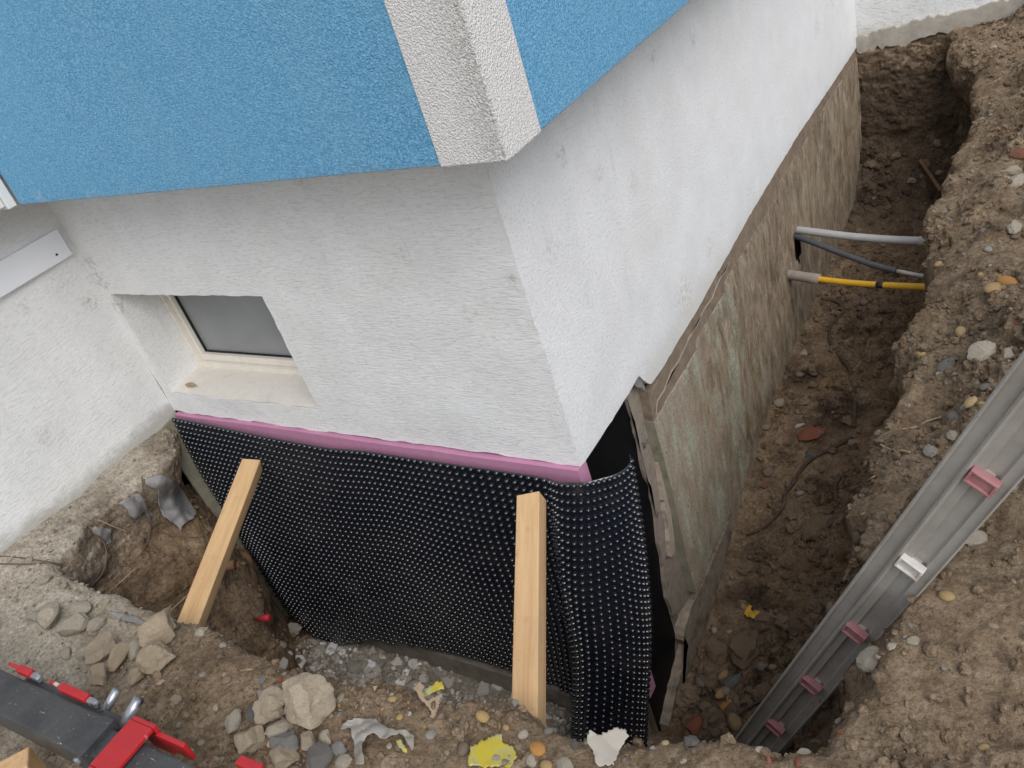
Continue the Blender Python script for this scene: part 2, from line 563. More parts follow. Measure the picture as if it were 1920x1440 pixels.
def m_wood():
    g = G('pine_wood', .6, .3)
    v = g.mapv((38, 38, 1.6))
    r = g.noise(1.0, 4, .6, v, dist=.6)
    c = g.ramp(r, [(.25, (.44, .255, .115)), (.45, (.56, .36, .185)), (.62, (.61, .41, .22)), (.8, (.49, .295, .135))])
    c = g.mix(g.ramp(g.noise(90, 4, .6, g.mapv((1, 1, .12))), [(.45, 0), (.75, .35)]), c, (.42, .22, .09))
    k = g.spots([(.03, .02, .12, .018, .9), (-.03, .0, -.14, .014, .8), (.03, -.01, .21, .012, .8), (.03, .01, .02, .02, 1), (-.01, .027, -.05, .02, 1), (.0, .027, .18, .018, 1)])
    c = g.mix(k, c, (.30, .13, .04))
    c = g.mix(g.ramp(g.noise(7, 5, .7), [(.55, 0), (.8, .4)]), c, (.36, .26, .16))
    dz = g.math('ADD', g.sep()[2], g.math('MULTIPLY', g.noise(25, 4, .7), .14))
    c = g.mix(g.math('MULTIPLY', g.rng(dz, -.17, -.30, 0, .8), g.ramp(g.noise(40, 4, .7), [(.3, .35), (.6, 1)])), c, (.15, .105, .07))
    c = g.mix(g.ramp(g.noise(55, 4, .7), [(.64, 0), (.72, .5)]), c, (.24, .15, .08))
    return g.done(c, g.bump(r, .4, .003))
MAT['wood'] = m_wood()
def m_membrane():
    g = G('black_dimpled_plastic', .34, 1.0)
    nz = g.noise(30, 5, .7)
    c = g.mix(g.ramp(g.noise(5, 5, .65), [(.42, 0), (.75, .5)]), (.007, .009, .015), (.018, .018, .021))
    dust = g.math('MULTIPLY', g.ramp(g.noise(9, 6, .75), [(.50, 0), (.72, .5)]), g.rng(g.sep()[2], -.35, -1.0, .25, 1))
    c = g.mix(dust, c, (.10, .082, .062))
    return g.done(c, None, g.ramp(nz, [(.3, .11), (.7, .24)]))
MAT['membrane'] = m_membrane()
def m_alu():
    g = G('dirty_aluminium', .5, .5)
    nz = g.noise(1.0, 6, .7, g.mapv((60, 60, 4)))
    c = g.mix(g.ramp(g.noise(6, 6, .7), [(.3, 0), (.68, .9)]), (.44, .415, .375), (.30, .27, .23))
    c = g.mix(g.ramp(nz, [(.60, 0), (.75, .5)]), c, (.45, .44, .42))
    c = g.mix(g.ramp(g.noise(120, 3, .6), [(.70, 0), (.76, .7)]), c, (.08, .07, .06))
    return g.done(c, g.bump(nz, .06, .001), g.ramp(nz, [(.3, .5), (.7, .75)]), .1)
MAT['alu'] = m_alu()
MAT['pinkcap'] = simple('dusty_pink_plastic', (.40, .175, .18), .65, .3, .12, 60, .1, None, (.36, .25, .22), (.52, .76))
MAT['whitecap'] = simple('dusty_white_plastic', (.62, .58, .54), .65, .3, .08, 60, .1, None, (.38, .33, .28), (.55, .78))
MAT['greypipe'] = simple('grey_pipe', (.38, .37, .36), .55, .4, .06, 30, .05, None, (.22, .18, .14), (.6, .8))
MAT['blackpipe'] = simple('dark_grey_pipe', (.075, .08, .088), .42, .5, .12, 40, .05, None, (.19, .15, .12), (.62, .85))
MAT['yellowpipe'] = simple('yellow_gas_pipe', (.72, .40, .025), .45, .45, .06, 30, .05, None, (.44, .24, .05), (.58, .85))
MAT['sleeve'] = simple('dusty_grey_sleeve', (.30, .26, .225), .85, .2, .12, 40, .2, None, (.19, .14, .10), (.5, .75))
MAT['tape'] = simple('black_tape', (.02, .022, .027), .5, .4, .1, 30, 0)
MAT['rust'] = simple('rusty_iron', (.19, .105, .06), .9, .2, .25, 60, .5, None, (.10, .06, .04), (.5, .7))
MAT['root'] = simple('root_bark', (.085, .06, .042), .95, .15, .2, 60, .5, None, (.16, .12, .085), (.5, .72))
MAT['straw'] = simple('dry_straw', (.36, .27, .17), .9, .2, .12, 40, .1)
MAT['wire'] = simple('thin_brown_wire', (.13, .09, .065), .7, .3, .15, 40, .1)
MAT['film'] = simple('grey_torn_film', (.25, .24, .235), .7, .3, .2, 25, .3, None, (.15, .12, .095), (.5, .7))
MAT['plasticsheet'] = simple('dusty_plastic_sheet', (.27, .25, .22), .55, .4, .12, 18, .2, None, (.28, .22, .16), (.5, .7))
MAT['whitebag'] = simple('white_torn_bag', (.40, .36, .30), .6, .35, .1, 25, .2, None, (.24, .19, .14), (.58, .78))
def m_wrap(name, a, b, c2, rough=.35):
    g = G(name, rough, .5)
    n = g.noise(16, 3, .6, dist=.8)
    c = g.ramp(n, [(.35, a), (.5, a), (.56, b), (.66, c2), (.75, a)])
    c = g.mix(g.ramp(g.noise(40, 5, .7), [(.55, 0), (.75, .6)]), c, (.30, .24, .16))
    return g.done(c, g.bump(g.noise(60, 3), .4, .004))
MAT['yellowwrap'] = m_wrap('yellow_wrapper', (.42, .335, .03), (.38, .33, .12), (.22, .26, .15))
MAT['printwrap'] = m_wrap('printed_wrapper', (.55, .46, .22), (.45, .43, .30), (.20, .32, .22), .5)
MAT['goldfoil'] = m_wrap('gold_foil', (.55, .33, .025), (.50, .36, .10), (.26, .30, .14), .3)
MAT['card'] = simple('torn_card', (.30, .225, .15), .9, .2, .12, 30, .2)
MAT['redcloth'] = simple('red_plastic', (.48, .03, .04), .5, .4, .12, 40, .2)
MAT['paper'] = simple('pale_tip', (.62, .56, .52), .7, .3, .1, 30, .1)
def m_blackmetal():
    g = G('scratched_black_metal', .5, .45)
    c = g.mix(g.ramp(g.noise(5, 5, .7), [(.4, 0), (.8, .8)]), (.032, .034, .037), (.115, .113, .11))
    sc = g.ramp(g.noise(1.0, 3, .6, g.mapv((22, 150, 60), (1, 2, 3)), dist=1.0), [(.68, 0), (.73, 1)])
    c = g.mix(sc, c, (.36, .33, .28))
    c = g.mix(g.ramp(g.noise(220, 2, .5), [(.70, 0), (.75, .8)]), c, (.40, .38, .34))
    return g.done(c, None, .48)
MAT['blackmetal'] = m_blackmetal()
MAT['redpaint'] = simple('red_paint', (.42, .016, .022), .38, .5, .08, 30, .05, None, (.55, .47, .42), (.64, .70))
MAT['zinc'] = simple('worn_silver_metal', (.40, .42, .45), .35, .5, .25, 50, .1, .7, (.05, .05, .05), (.55, .65))
def m_glass():
    g = G('dusty_window_glass', .16, .5)
    c = g.mix(g.ramp(g.noise(3, 4, .6), [(.35, 0), (.75, 1)]), (.21, .22, .225), (.28, .29, .295))
    return g.done(c, None, g.ramp(g.noise(9, 5, .7), [(.35, .14), (.7, .30)]))
MAT['glass'] = m_glass()

# ---------------------------------------------------------------- ground (dug earth as one closed surface)
A0 = np.array([.456, -.144, -.708])           # ladder: first rung end and step from rung to rung
AD = np.array([.119, -.018, .253])
LD = AD / np.linalg.norm(AD)
rr = A0 - CAM
rr = rr - LD * (rr @ LD)
LR = rr / np.linalg.norm(rr)                  # direction of the rungs
LN = np.cross(LR, LD)                         # across the stile
if (CR @ LN)[0] < 0:
    LN = -LN

def floor_z(x, y):
    ft = np.interp(y, [-.9, 0, .45, .65, .87, 1.35, 2.1, 2.8, 3.0, 3.15, 3.3], [-1.12, -1.19, -1.16, -1.09, -1.02, -.91, -.86, -.82, -.78, -.66, -.5]) + .12 * ss(-.1, -.35, x) * ss(.05, -.05, y)
    ft = ft + .06 * np.exp(-np.maximum(x, 0) / .09) * ss(.6, 1.0, y)
    mound = .34 * ss(-1.18, -1.6, x) * ss(-.10, -.34, y)
    return ft + mound + .05 * ss(.25, .6, x) * ss(.0, .6, y) + .17 * ss(.10, .42, x) * ss(1.2, .5, y) * ss(-.45, -.15, y)

def soft_max(a, b, k):
    h = np.clip(.5 + .5 * (a - b) / k, 0, 1)
    return b * (1 - h) + a * h + k * h * (1 - h)

def ground_sdf(P):
    x, y, z = P[:, 0], P[:, 1], P[:, 2]
    n1 = fbm(P, 2.6, 2, .5, 3)
    n2 = fbm(P, 8.0, 3, .55, 9)
    g = -.015 + .02 * n1 + ss(-.3, .5, y) * (-.10 * ss(1.0, .62, x) * ss(3.1, 2.6, y) + .07 * ss(.8, 1.3, x) + .085 * vnoise(P * np.array([4.3, 4.3, .1]), 5) * ss(.62, .9, x) + .045 * vnoise(P * np.array([9.7, 9.7, .1]), 6) * ss(.6, .8, x)) + .045 * ss(1.6, 3, y) * ss(.5, 1.1, x)
    g = g - .03 * ss(-.55, -.72, y) * ss(-1.2, -.9, x) * ss(.55, .4, x) + .015 * ss(-1.55, -1.68, x)
    g = g + .03 * np.exp(-((y - 3.3) / .15) ** 2) * ss(.35, .6, x)
    xc = np.interp(y, [-1, -.2, .3, .85, 1.5, 1.8, 2.4, 2.9, 3.3], [.74, .70, .66, .65, .63, .64, .63, .55, .42])
    dz = np.clip(-z / .9, 0, 1.2)
    xr = xc - .17 * dz + (.06 + .05 * n1) * np.exp(-((z + .42) / .15) ** 2) + .10 * np.exp(-((z + .40) / .22) ** 2) * ss(2.2, 2.8, y)
    yc = np.interp(x, [-1.5, -1.2, -1.0, -.64, -.44, -.3, -.1, .15, .32, .52, .7], [-.72, -.74, -.74, -.74, -.765, -.735, -.70, -.665, -.68, -.63, -.57])
    yf = yc + .22 * dz
    xl0 = np.interp(y, [-.9, -.76, -.7, -.52, -.4, -.26, -.15, 0], [-1.15, -1.42, -1.48, -1.53, -1.50, -1.48, -1.55, -1.70])
    xl = xl0 + .28 * ss(-.15, -1, z) * ss(-.1, -.45, y) - .09 * np.exp(-((z + .26) / .13) ** 2) * ss(-.6, -.3, y) - .1 * ss(-.1, -.3, z) * ss(-.2, -.05, y)
    far = 3.29 - .06 * dz - .10 * ss(-.52, -.66, z)
    e = np.maximum.reduce([floor_z(x, y) - z + .02 * n2, (x - xr) + .085 * n1 + .06 * n2, (yf - y) + .03 * n1 + .025 * n2,
                           (xl - x) + .05 * n1 + .04 * n2, (y - far) + .02 * n2])
    d = soft_max(z - g + .010 * n2, -e, .05)
    # groove pressed into the bank by the ladder
    q = P - A0
    un = q @ LN
    ur = q @ LR
    ul = q @ LD
    nb = np.maximum.reduce([un - .044, -.074 - un, ur - .36, np.where(ur < 0, .06 - ul - 1.52 * ur, -ul - .2)]) + .006 * n2
    d = np.maximum(d, -nb)
    # nothing under the house
    hb = np.maximum(x + .03, .03 - y)
    d = np.maximum(d, -hb)
    return d

def surface_nets(lo, hi, step):
    nx, ny, nz = [int(round((b - a) / step)) + 1 for a, b in zip(lo, hi)]
    ax = [lo[i] + step * np.arange(n) for i, n in enumerate((nx, ny, nz))]
    X, Y, Z = np.meshgrid(*ax, indexing='ij')
    P = np.stack([X.ravel(), Y.ravel(), Z.ravel()], 1)
    D = np.empty(len(P))
    for i in range(0, len(P), 400000):
        D[i:i + 400000] = ground_sdf(P[i:i + 400000])
    D = D.reshape(nx, ny, nz)
    neg = D < 0
    c = [neg[i:nx - 1 + i, j:ny - 1 + j, k:nz - 1 + k] for i in (0, 1) for j in (0, 1) for k in (0, 1)]
    cnt = sum(a.astype(np.int8) for a in c)
    act = (cnt > 0) & (cnt < 8)
    idx = -np.ones(act.shape, np.int64)
    ii = np.argwhere(act)
    idx[act] = np.arange(len(ii))
    acc = np.zeros((len(ii), 3))
    num = np.zeros(len(ii))
    off = [(i, j, k) for i in (0, 1) for j in (0, 1) for k in (0, 1)]
    for a in off:
        for axn in range(3):
            if a[axn]:
                continue
            b = list(a)
            b[axn] = 1
            da = D[ii[:, 0] + a[0], ii[:, 1] + a[1], ii[:, 2] + a[2]]
            db = D[ii[:, 0] + b[0], ii[:, 1] + b[1], ii[:, 2] + b[2]]
            cr = (da < 0) != (db < 0)
            t = np.where(cr, da / np.where(cr, da - db, 1), 0)
            p = np.tile(np.array(a, float), (len(ii), 1))
            p[:, axn] = t
            acc[cr] += p[cr]
            num[cr] += 1
    V = (ii + acc / num[:, None]) * step + np.array(lo)
    Q = []
    for axn in range(3):
        o1, o2 = [k for k in range(3) if k != axn]
        sl0 = [slice(1, -1)] * 3
        sl1 = [slice(1, -1)] * 3
        sl0[axn] = slice(0, D.shape[axn] - 1)
        sl1[axn] = slice(1, D.shape[axn])
        a, b = neg[tuple(sl0)], neg[tuple(sl1)]
        base = np.array([1, 1, 1])
        base[axn] = 0
        for flip, m in ((False, a & ~b), (True, ~a & b)):
            w_ = np.argwhere(m) + base
            if not len(w_):
                continue
            def cell(d1, d2):
                q = w_.copy()
                q[:, o1] += d1
                q[:, o2] += d2
                return idx[q[:, 0], q[:, 1], q[:, 2]]
            q = np.stack([cell(-1, -1), cell(0, -1), cell(0, 0), cell(-1, 0)], 1)
            if flip != (axn == 1):
                q = q[:, ::-1]
            Q.append(q)
    return V, np.concatenate(Q)

def subdivide(V, Q):
    e = np.stack([Q, np.roll(Q, -1, 1)], 2).reshape(-1, 2)
    es = np.sort(e, 1)
    key = es[:, 0] * (len(V) + 1) + es[:, 1]
    uq, first, inv = np.unique(key, return_index=True, return_inverse=True)
    inv = inv.ravel()
    em = (V[es[first, 0]] + V[es[first, 1]]) / 2
    fm = V[Q].mean(1)
    nV = len(V)
    nE = len(em)
    ei = inv.reshape(-1, 4) + nV
    fi = np.arange(len(Q)) + nV + nE
    # Catmull-Clark style smoothing of the old points
    acc = np.zeros_like(V)
    cnt = np.zeros(len(V))
    for k in range(4):
        np.add.at(acc, Q[:, k], fm)
        np.add.at(cnt, Q[:, k], 1)
    V2 = V * .6 + .4 * acc / np.maximum(cnt, 1)[:, None]
    NV = np.concatenate([V2, em, fm])
    NQ = np.concatenate([np.stack([Q[:, k], ei[:, k], fi, ei[:, (k + 3) % 4]], 1) for k in range(4)])
    return NV, NQ

def vnormals(V, Q):
    n = np.cross(V[Q[:, 2]] - V[Q[:, 0]], V[Q[:, 3]] - V[Q[:, 1]])
    out = np.zeros_like(V)
    for k in range(4):
        np.add.at(out, Q[:, k], n)
    return out / (np.linalg.norm(out, axis=1)[:, None] + 1e-12)

GV, GQ = surface_nets((-1.78, -1.75, -1.30), (1.62, 3.40, .28), .022)
mid = GV[GQ].mean(1)
keep = ~((mid[:, 0] < -.01) & (mid[:, 1] > .025)) & (mid[:, 2] > -1.26)
GQ = GQ[keep]
used = np.unique(GQ)
rem = -np.ones(len(GV), np.int64)
rem[used] = np.arange(len(used))
GV, GQ = GV[used], rem[GQ]
for _ in range(2):
    GV, GQ = subdivide(GV, GQ)
GN = vnormals(GV, GQ)
damp_w = 1 - .55 * ss(-.2, -.05, GV[:, 2]) * ss(-.6, -1.0, GV[:, 0])
smooth_w = 1 - .6 * ss(-1.1, -1.35, GV[:, 0]) * ss(-.5, -.7, GV[:, 2])
n_a = fbm(GV, 14, 3, .55, 21)
n_b = fbm(GV, 42, 3, .75, 31)
clod = np.abs(fbm(GV, 24, 2, .5, 41))
rightw = 1 + .5 * ss(.5, .7, GV[:, 0]) * ss(-.5, .0, GV[:, 1])
patch = ss(-.25, .35, fbm(GV, 3.3, 2, .5, 81))
sgn = ss(-.2, .3, fbm(GV, 9, 2, .5, 91)) * 2 - 1
rightw *= .35 + .9 * patch
disp = (.013 * n_a * rightw + .010 * n_b * (.5 + .7 * patch) + .014 * (clod - .2) * rightw * np.where(sgn > 0, .7, -1) * np.abs(sgn)) * damp_w * smooth_w
# layered ledges in the cut faces
steep = 1 - np.clip(np.abs(GN[:, 2]), 0, 1)
disp += steep * .014 * fbm(GV * np.array([1, 1, 2.6]), 7, 3, .6, 51)
GV = GV + GN * disp[:, None]
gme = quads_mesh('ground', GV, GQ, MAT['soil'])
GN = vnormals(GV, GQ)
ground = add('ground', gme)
tag(ground, 'bare brown earth with a trench dug along the house', kind='structure')

# the same ground further out
ring = []
for a0, a1, b0, b1 in ((1.60, 40, -40, 3.5), (-40, 1.60, -40, -1.73), (-40, -1.95, -1.73, 3.5)):
    ring.append((a0, a1, b0, b1))
V, F = [], []
for a0, a1, b0, b1 in ring:
    k = len(V)
    V += [(a0, b0, -.03), (a1, b0, -.03), (a1, b1, -.03), (a0, b1, -.03)]
    F.append((k, k + 1, k + 2, k + 3))
far_ground = add('ground_beyond', mesh('ground_beyond', V, F, MAT['soil']))
tag(far_ground, 'level bare earth around the excavation', kind='structure')

BVH = BVHTree.FromPolygons(GV.tolist(), GQ.tolist())

def ray(px, py):
    d = CR.T @ np.array([(px - 960) / FPX, (py - 720) / FPX, 1.0])
    return d / np.linalg.norm(d)

def project(P):
    q = (np.atleast_2d(P) - CAM) @ CR.T
    return np.stack([960 + FPX * q[:, 0] / q[:, 2], 720 + FPX * q[:, 1] / q[:, 2]], 1), q[:, 2]

def spot(px, py):
    """point of the ground surface seen at a place of the photograph"""
    loc, nor, i, d = BVH.ray_cast(Vector(CAM), Vector(ray(px, py)))
    if loc is None:
        return None, None, None
    return np.array(loc), np.array(nor), d

def on_plane(px, py, ax, val):
    d = ray(px, py)
    return CAM + d * (val - CAM[ax]) / d[ax]

# ---------------------------------------------------------------- house
H, OV = .912, .198
house = empty('house', (-.85, .5, 0), 'white plinth house corner with blue rendered upper walls', 'house')

def wall_grid(name, fn, us, vs, skip, mat, thick_fn, parent):
    """gridded wall face with openings and returns on every free edge"""
    nu, nv = len(us), len(vs)
    V = [fn(u, v) for v in vs for u in us]
    F = []
    for j in range(nv - 1):
        for i in range(nu - 1):
            if skip((us[i] + us[i + 1]) / 2, (vs[j] + vs[j + 1]) / 2):
                continue
            F.append((j * nu + i, j * nu + i + 1, (j + 1) * nu + i + 1, (j + 1) * nu + i))
    ed = {}
    for f in F:
        for k in range(4):
            a, b = f[k], f[(k + 1) % 4]
            ed[(a, b)] = 1
    back = {}
    for (a, b) in list(ed):
        if (b, a) not in ed:
            for q in (a, b):
                if q not in back:
                    back[q] = len(V)
                    V.append(thick_fn(V[q]))
            F.append((b, a, back[a], back[b]))
    bm = bmesh.new()
    vv = [bm.verts.new(tuple(map(float, p))) for p in V]
    for f in F:
        bm.faces.new([vv[k] for k in f])
    for v in [v for v in bm.verts if not v.link_faces]:
        bm.verts.remove(v)
    o = bm_obj(name, bm, mat, parent, True)
    o.data.set_sharp_from_angle(angle=math.radians(40))
    return o

def steps(a, b, s):
    return list(np.linspace(a, b, max(2, int(round((b - a) / s)) + 1)))

wx0, wx1, wz0, wz1 = -1.655, -.904, .088, .499
jr = random.Random(3)
def jit(u, v, k=.0022, f=9):
    return float(vnoise(np.array([[u * f, v * f, 3.3]]), 77)[0]) * k
us = steps(-1.70, wx0, .015) + steps(wx0, wx1, .016)[1:] + steps(wx1, 0, .016)[1:]
vs = steps(0, wz0, .015) + steps(wz0, wz1, .016)[1:] + steps(wz1, H + .08, .016)[1:]
def front_fn(u, v):
    du = dv = 0
    if abs(v) < 1e-6:
        dv = .002 * math.sin(u * 40) + jit(u, 1, .004, 30)
    if abs(u) < 1e-6:
        du = jit(1, v, .0045, 38) - .001
    if abs(u - wx1) < 1e-6 and wz0 <= v <= wz1:
        du = jit(2, v, .0025, 40)
    if abs(v - wz1) < 1e-6 and u <= wx1:
        dv = jit(u, 2, .0018, 40)
    return (u + du, jit(u, v) + jit(u, v, .0009, 60), v + dv)
wall_grid('plinth_wall', front_fn, us, vs, lambda u, v: wx0 < u < wx1 and wz0 < v < wz1, MAT['plaster_front'],
          lambda p: (p[0] - (.06 if p[0] > -.05 else 0), .20, p[2]), house)
ys = steps(.0, 3.31, .02)
def zlow(y):
    return float(np.interp(y, [0, .2, .405, .42, .45, .52, .87, 1.1, 1.5, 2.1, 2.75, 3.31], [-.004, -.006, .003, -.03, -.072, -.074, -.064, -.048, -.024, -.006, -.010, -.014]))
def side_fn(u, v):
    z = zlow(u) + (H + .08 - zlow(u)) * v
    e = .0
    if v == 0:
        z += jit(u, 5, .0025, 40)
    return (jit(u, v * 1.0 + 4, .0009) + (jit(9, v, .002, 40) if u == 0 else 0), u + (.001 if u == 0 else 0), z)
wall_grid('plinth_wall', side_fn, ys, steps(0, 1, .02), lambda u, v: False, MAT['plaster_side'], lambda p: (p[0] - .049, p[1], p[2]), house)
# left wall, running towards the viewer
def left_fn(u, v):
    z = v
    if v < -.03:
        z += jit(u, 3, .008, 20)
    return (-1.70 + jit(u, v + 7) + jit(u, v, .0009, 60), u, z)
wall_grid('plinth_wall', left_fn, steps(-2.6, 0, .03), steps(-.06, H + .08, .03), lambda u, v: False, MAT['plaster_left'], lambda p: (-1.95, p[1], p[2]), house)
# far wall across the trench end
def far_fn(u, v):
    z = v
    return (u, 3.31 + jit(u, v + 11), z)
wall_grid('plinth_wall', far_fn, steps(.0, 2.6, .03), steps(.03, H + .08, .03), lambda u, v: False, MAT['plaster_far'], lambda p: (p[0], 3.5, p[2]), house)
top = ragged([(-.0, .035), (.3, .075), (.5, .085), (.75, .12), (1.2, .14), (1.9, .15)], .02, .006, 4)
bot = ragged([(1.9, -.06), (.6, -.04), (.42, .0), (.3, -.015), (.2, -.045), (.1, -.03), (.0, -.035)], .02, .008, 5)
plate('base_strip', top + bot, 3.285, 3.312, MAT['paleconcrete'], house, axis=1)
# masonry body of the house (below ground too)
body = merge([box(-1.95, -.076, .201, 3.6, -1.5, 3.0), box(-1.69, -.076, .032, .2, -1.5, -.001)])
bm_obj('foundation_wall', body, MAT['concrete'], house)
bm_obj('foundation_wall', box(-.0755, -.050, .034, 3.6, -1.5, -.06), MAT['concrete'], house)
bm_obj('footing', box(-1.6, -.06, -.075, .03, -1.3, -.955, .02), MAT['concrete'], house)
# upper facade
bm_obj('facade_panel', box(-1.452, .050, -OV, .05, H, 3.0, .002), MAT['blue'], house)
bm_obj('facade_panel', box(-.2, OV, -.070, 3.30, H, 3.0, .002), MAT['blue'], house)
bm_obj('corner_band', box(.0505, OV + .003, -OV - .003, -.0705, H - .002, 3.0, .003), MAT['band'], house)
bm_obj('facade_panel', box(-1.9, -1.475, -2.6, -.268, H + .03, 3.0, .003), MAT['shutter'], house)
for k, (a, b, xx) in enumerate(((-.266, -.232, -1.462), (-.230, -.203, -1.455))):
    bm_obj('guide_rail', box(-1.9, xx, a, b, H + .012 - .01 * k, 3.0, .002), MAT['shutter'], house)
tr = bm_obj('wall_trim', box(-1.705, -1.678, -2.6, -.028, .665, .757, .002), MAT['pvc'], house)
V, F = tube_data([(-1.679, -.075, .69), (-1.6765, -.075, .69)], .004, 8)
add('screw', mesh('screw', V, F, MAT['tape']), tr)

# basement window
win = bpy.data.objects.new('window', None)
COL.objects.link(win)
win.parent = house
win.matrix_parent_inverse = Matrix.Translation(-house.location)
win.location = (-1.28, .16, .09)
def wpart(name, bm, mat, par=None):
    o = bm_obj(name, bm, mat)
    o.parent = win
    o.matrix_parent_inverse = Matrix.Translation(-win.location)
    return o
fy = .148
fw = .020
ft_ = [box(wx0 + .001, wx0 + fw, fy, fy + .06, wz0 - .003, wz1 + .03, .002), box(wx1 - fw, wx1 - .001, fy, fy + .06, wz0 - .003, wz1 + .03, .002),
       box(wx0 + fw, wx1 - fw, fy + .0005, fy + .0595, wz0 - .003, wz0 + .030, .002)]
wpart('window_frame', merge(ft_), MAT['frame'])
sa = [box(wx0 + fw + .001, wx0 + fw + .019, fy + .014, fy + .055, wz0 + .031, wz1 + .03, .003), box(wx1 - fw - .019, wx1 - fw - .001, fy + .014, fy + .055, wz0 + .031, wz1 + .03, .003),
      box(wx0 + fw + .019, wx1 - fw - .019, fy + .0145, fy + .0545, wz0 + .031, wz0 + .058, .003)]
wpart('window_sash', merge(sa), MAT['frame'])
se = [box(wx0 + fw + .0191, wx0 + fw + .025, fy + .030, fy + .05, wz0 + .058, wz1 + .02), box(wx0 + fw + .025, wx1 - fw - .0195, fy + .0305, fy + .05, wz0 + .058, wz0 + .062)]
wpart('window_seal', merge(se), MAT['seal'])
wpart('window_pane', box(wx0 + fw + .022, wx1 - fw - .0195, fy + .038, fy + .046, wz0 + .060, wz1 + .02), MAT['glass'])
V = []
F = []
ns = 40
for i in range(ns + 1):
    x = wx0 + (wx1 - wx0) * i / ns
    for y, z in ((.002 + jit(x, 3, .003, 40), wz0 + .002 + jit(x, 8, .002, 30)), (.05, wz0 + .006), (.10, wz0 + .010), (fy + .01, wz0 + .014)):
        V.append((x, y, z + jit(x, y, .003, 25)))
for i in range(ns):
    for k in range(3):
        a = i * 4 + k
        F.append((a, a + 4, a + 5, a + 1))
o = add('window_sill', mesh('window_sill', V, F, MAT['sill'], True))
o.parent = win
o.matrix_parent_inverse = Matrix.Translation(-win.location)

# coatings of the side foundation
edge = [(.49, .0), (.36, -.06), (.365, -.145), (.347, -.32), (.368, -.405), (.334, -.58), (.285, -.83), (.29, -.92)]
bm1 = ragged(edge + [(.287, -1.03), (.25, -1.1), (.15, -1.15), (.06, -1.21)], .03, .004, 8)
plate('bitumen_coating', [(.036, .0), (.036, -1.25)] + [(max(a, .037), b) for a, b in bm1[::-1]], -.0498, -.046, MAT['bitumen'], house)
plate('mortar_layer', ragged(edge + [(.35, -.96), (.42, -.975)], .03, .004, 18) + [(.475, -1.0), (.475, -.03), (.5, .0)], -.0497, -.034, MAT['mortar'], house)
plate('cream_mortar', ragged([(.432, -.29), (.405, -.42), (.375, -.60), (.35, -.70), (.375, -.71), (.40, -.66)], .02, .002, 28) + [(.43, -.5), (.452, -.34)], -.0338, -.020, MAT['cream'], house)
plate('lower_render', ragged([(.475, -.99), (.40, -.98), (.305, -1.0), (.285, -1.04), (.30, -1.09), (.16, -1.14), (.05, -1.20)], .02, .004, 38) + [(.05, -1.4), (1.0, -1.4), (1.0, -.96)], -.0496, -.012, MAT['footstrip'], house)
plate('torn_flap', [(.405, .014), (.372, -.005), (.385, -.03), (.41, -.05), (.425, -.075), (.43, -.06)], -.012, -.009, MAT['film'], house)

# ---------------------------------------------------------------- old boards on the side foundation
spec = [(.418, .800, -.185, -.945, -.046, .001, .00), (.805, 1.112, -.150, -1.15, -.045, -.002, .003), (1.117, 1.80, -.115, -1.2, -.045, .002, -.003),
        (1.804, 2.50, -.075, -1.2, -.045, -.001, .003), (2.504, 3.285, -.06, -1.2, -.045, .001, 0)]
lab = ['greenish weathered board whose thick edge faces the dimpled membrane', 'stained board second from the house corner, narrow with green patches',
       'brown streaked board third from the house corner, below the yellow stain', 'soil caked board that the grey and yellow pipes pass through',
       'dark earth stained board at the far end of the side wall']
for k, (y0, y1, zt, zb, xa, xb, tw) in enumerate(spec):
    ns_ = max(4, int((y1 - y0) / .02))
    nz_ = 44
    V, F = [], []
    for j in range(nz_ + 1):
        for i in range(ns_ + 1):
            y = y0 + (y1 - y0) * i / ns_
            z = zb + (zt - zb) * j / nz_
            if k == 0:
                z -= (.0 if j else -.10 * (y - y0))
            p = np.array([[y * 10, z * 4, k * 9.1]])
            V.append((xb + tw * (y - y0) / (y1 - y0) + .0035 * float(vnoise(p, 61)[0]) + .0025 * float(vnoise(p * 3.3, 62)[0]), y + (.002 * float(vnoise(p * 4, 63)[0]) if i in (0, ns_) else 0),
                      z + (.004 * float(vnoise(p * 5, 64)[0]) if j in (0, nz_) else 0)))
    n0 = ns_ + 1
    for j in range(nz_):
        for i in range(ns_):
            yc_, zc_ = y0 + (y1 - y0) * (i + .5) / ns_, zb + (zt - zb) * (j + .5) / nz_
            if k == 3 and (((yc_ - 1.965) / .045) ** 2 + ((zc_ + .425) / .075) ** 2 < 1):
                continue
            F.append((j * n0 + i, j * n0 + i + 1, (j + 1) * n0 + i + 1, (j + 1) * n0 + i))
    loop = [i for i in range(n0)] + [j * n0 + ns_ for j in range(1, nz_ + 1)] + [nz_ * n0 + i for i in range(ns_ - 1, -1, -1)] + [j * n0 for j in range(nz_ - 1, 0, -1)]
    b0 = len(V)
    for q in loop:
        V.append((xa, V[q][1], V[q][2]))
    m_ = len(loop)
    e0 = len(F)
    for i in range(m_):
        F.append((loop[(i + 1) % m_], loop[i], b0 + i, b0 + (i + 1) % m_))
    F.append(tuple(b0 + i for i in range(m_)))
    me = mesh('foundation_board', V, F, MAT['board'])
    me.materials.append(MAT['board_edge'])
    for f in range(e0, len(F) - 1):
        if k == 0 and me.polygons[f].center.y < y0 + .01:
            me.polygons[f].material_index = 1
    o = add('foundation_board', me)
    tag(o, lab[k], 'board', 'old boards fixed to the side foundation')
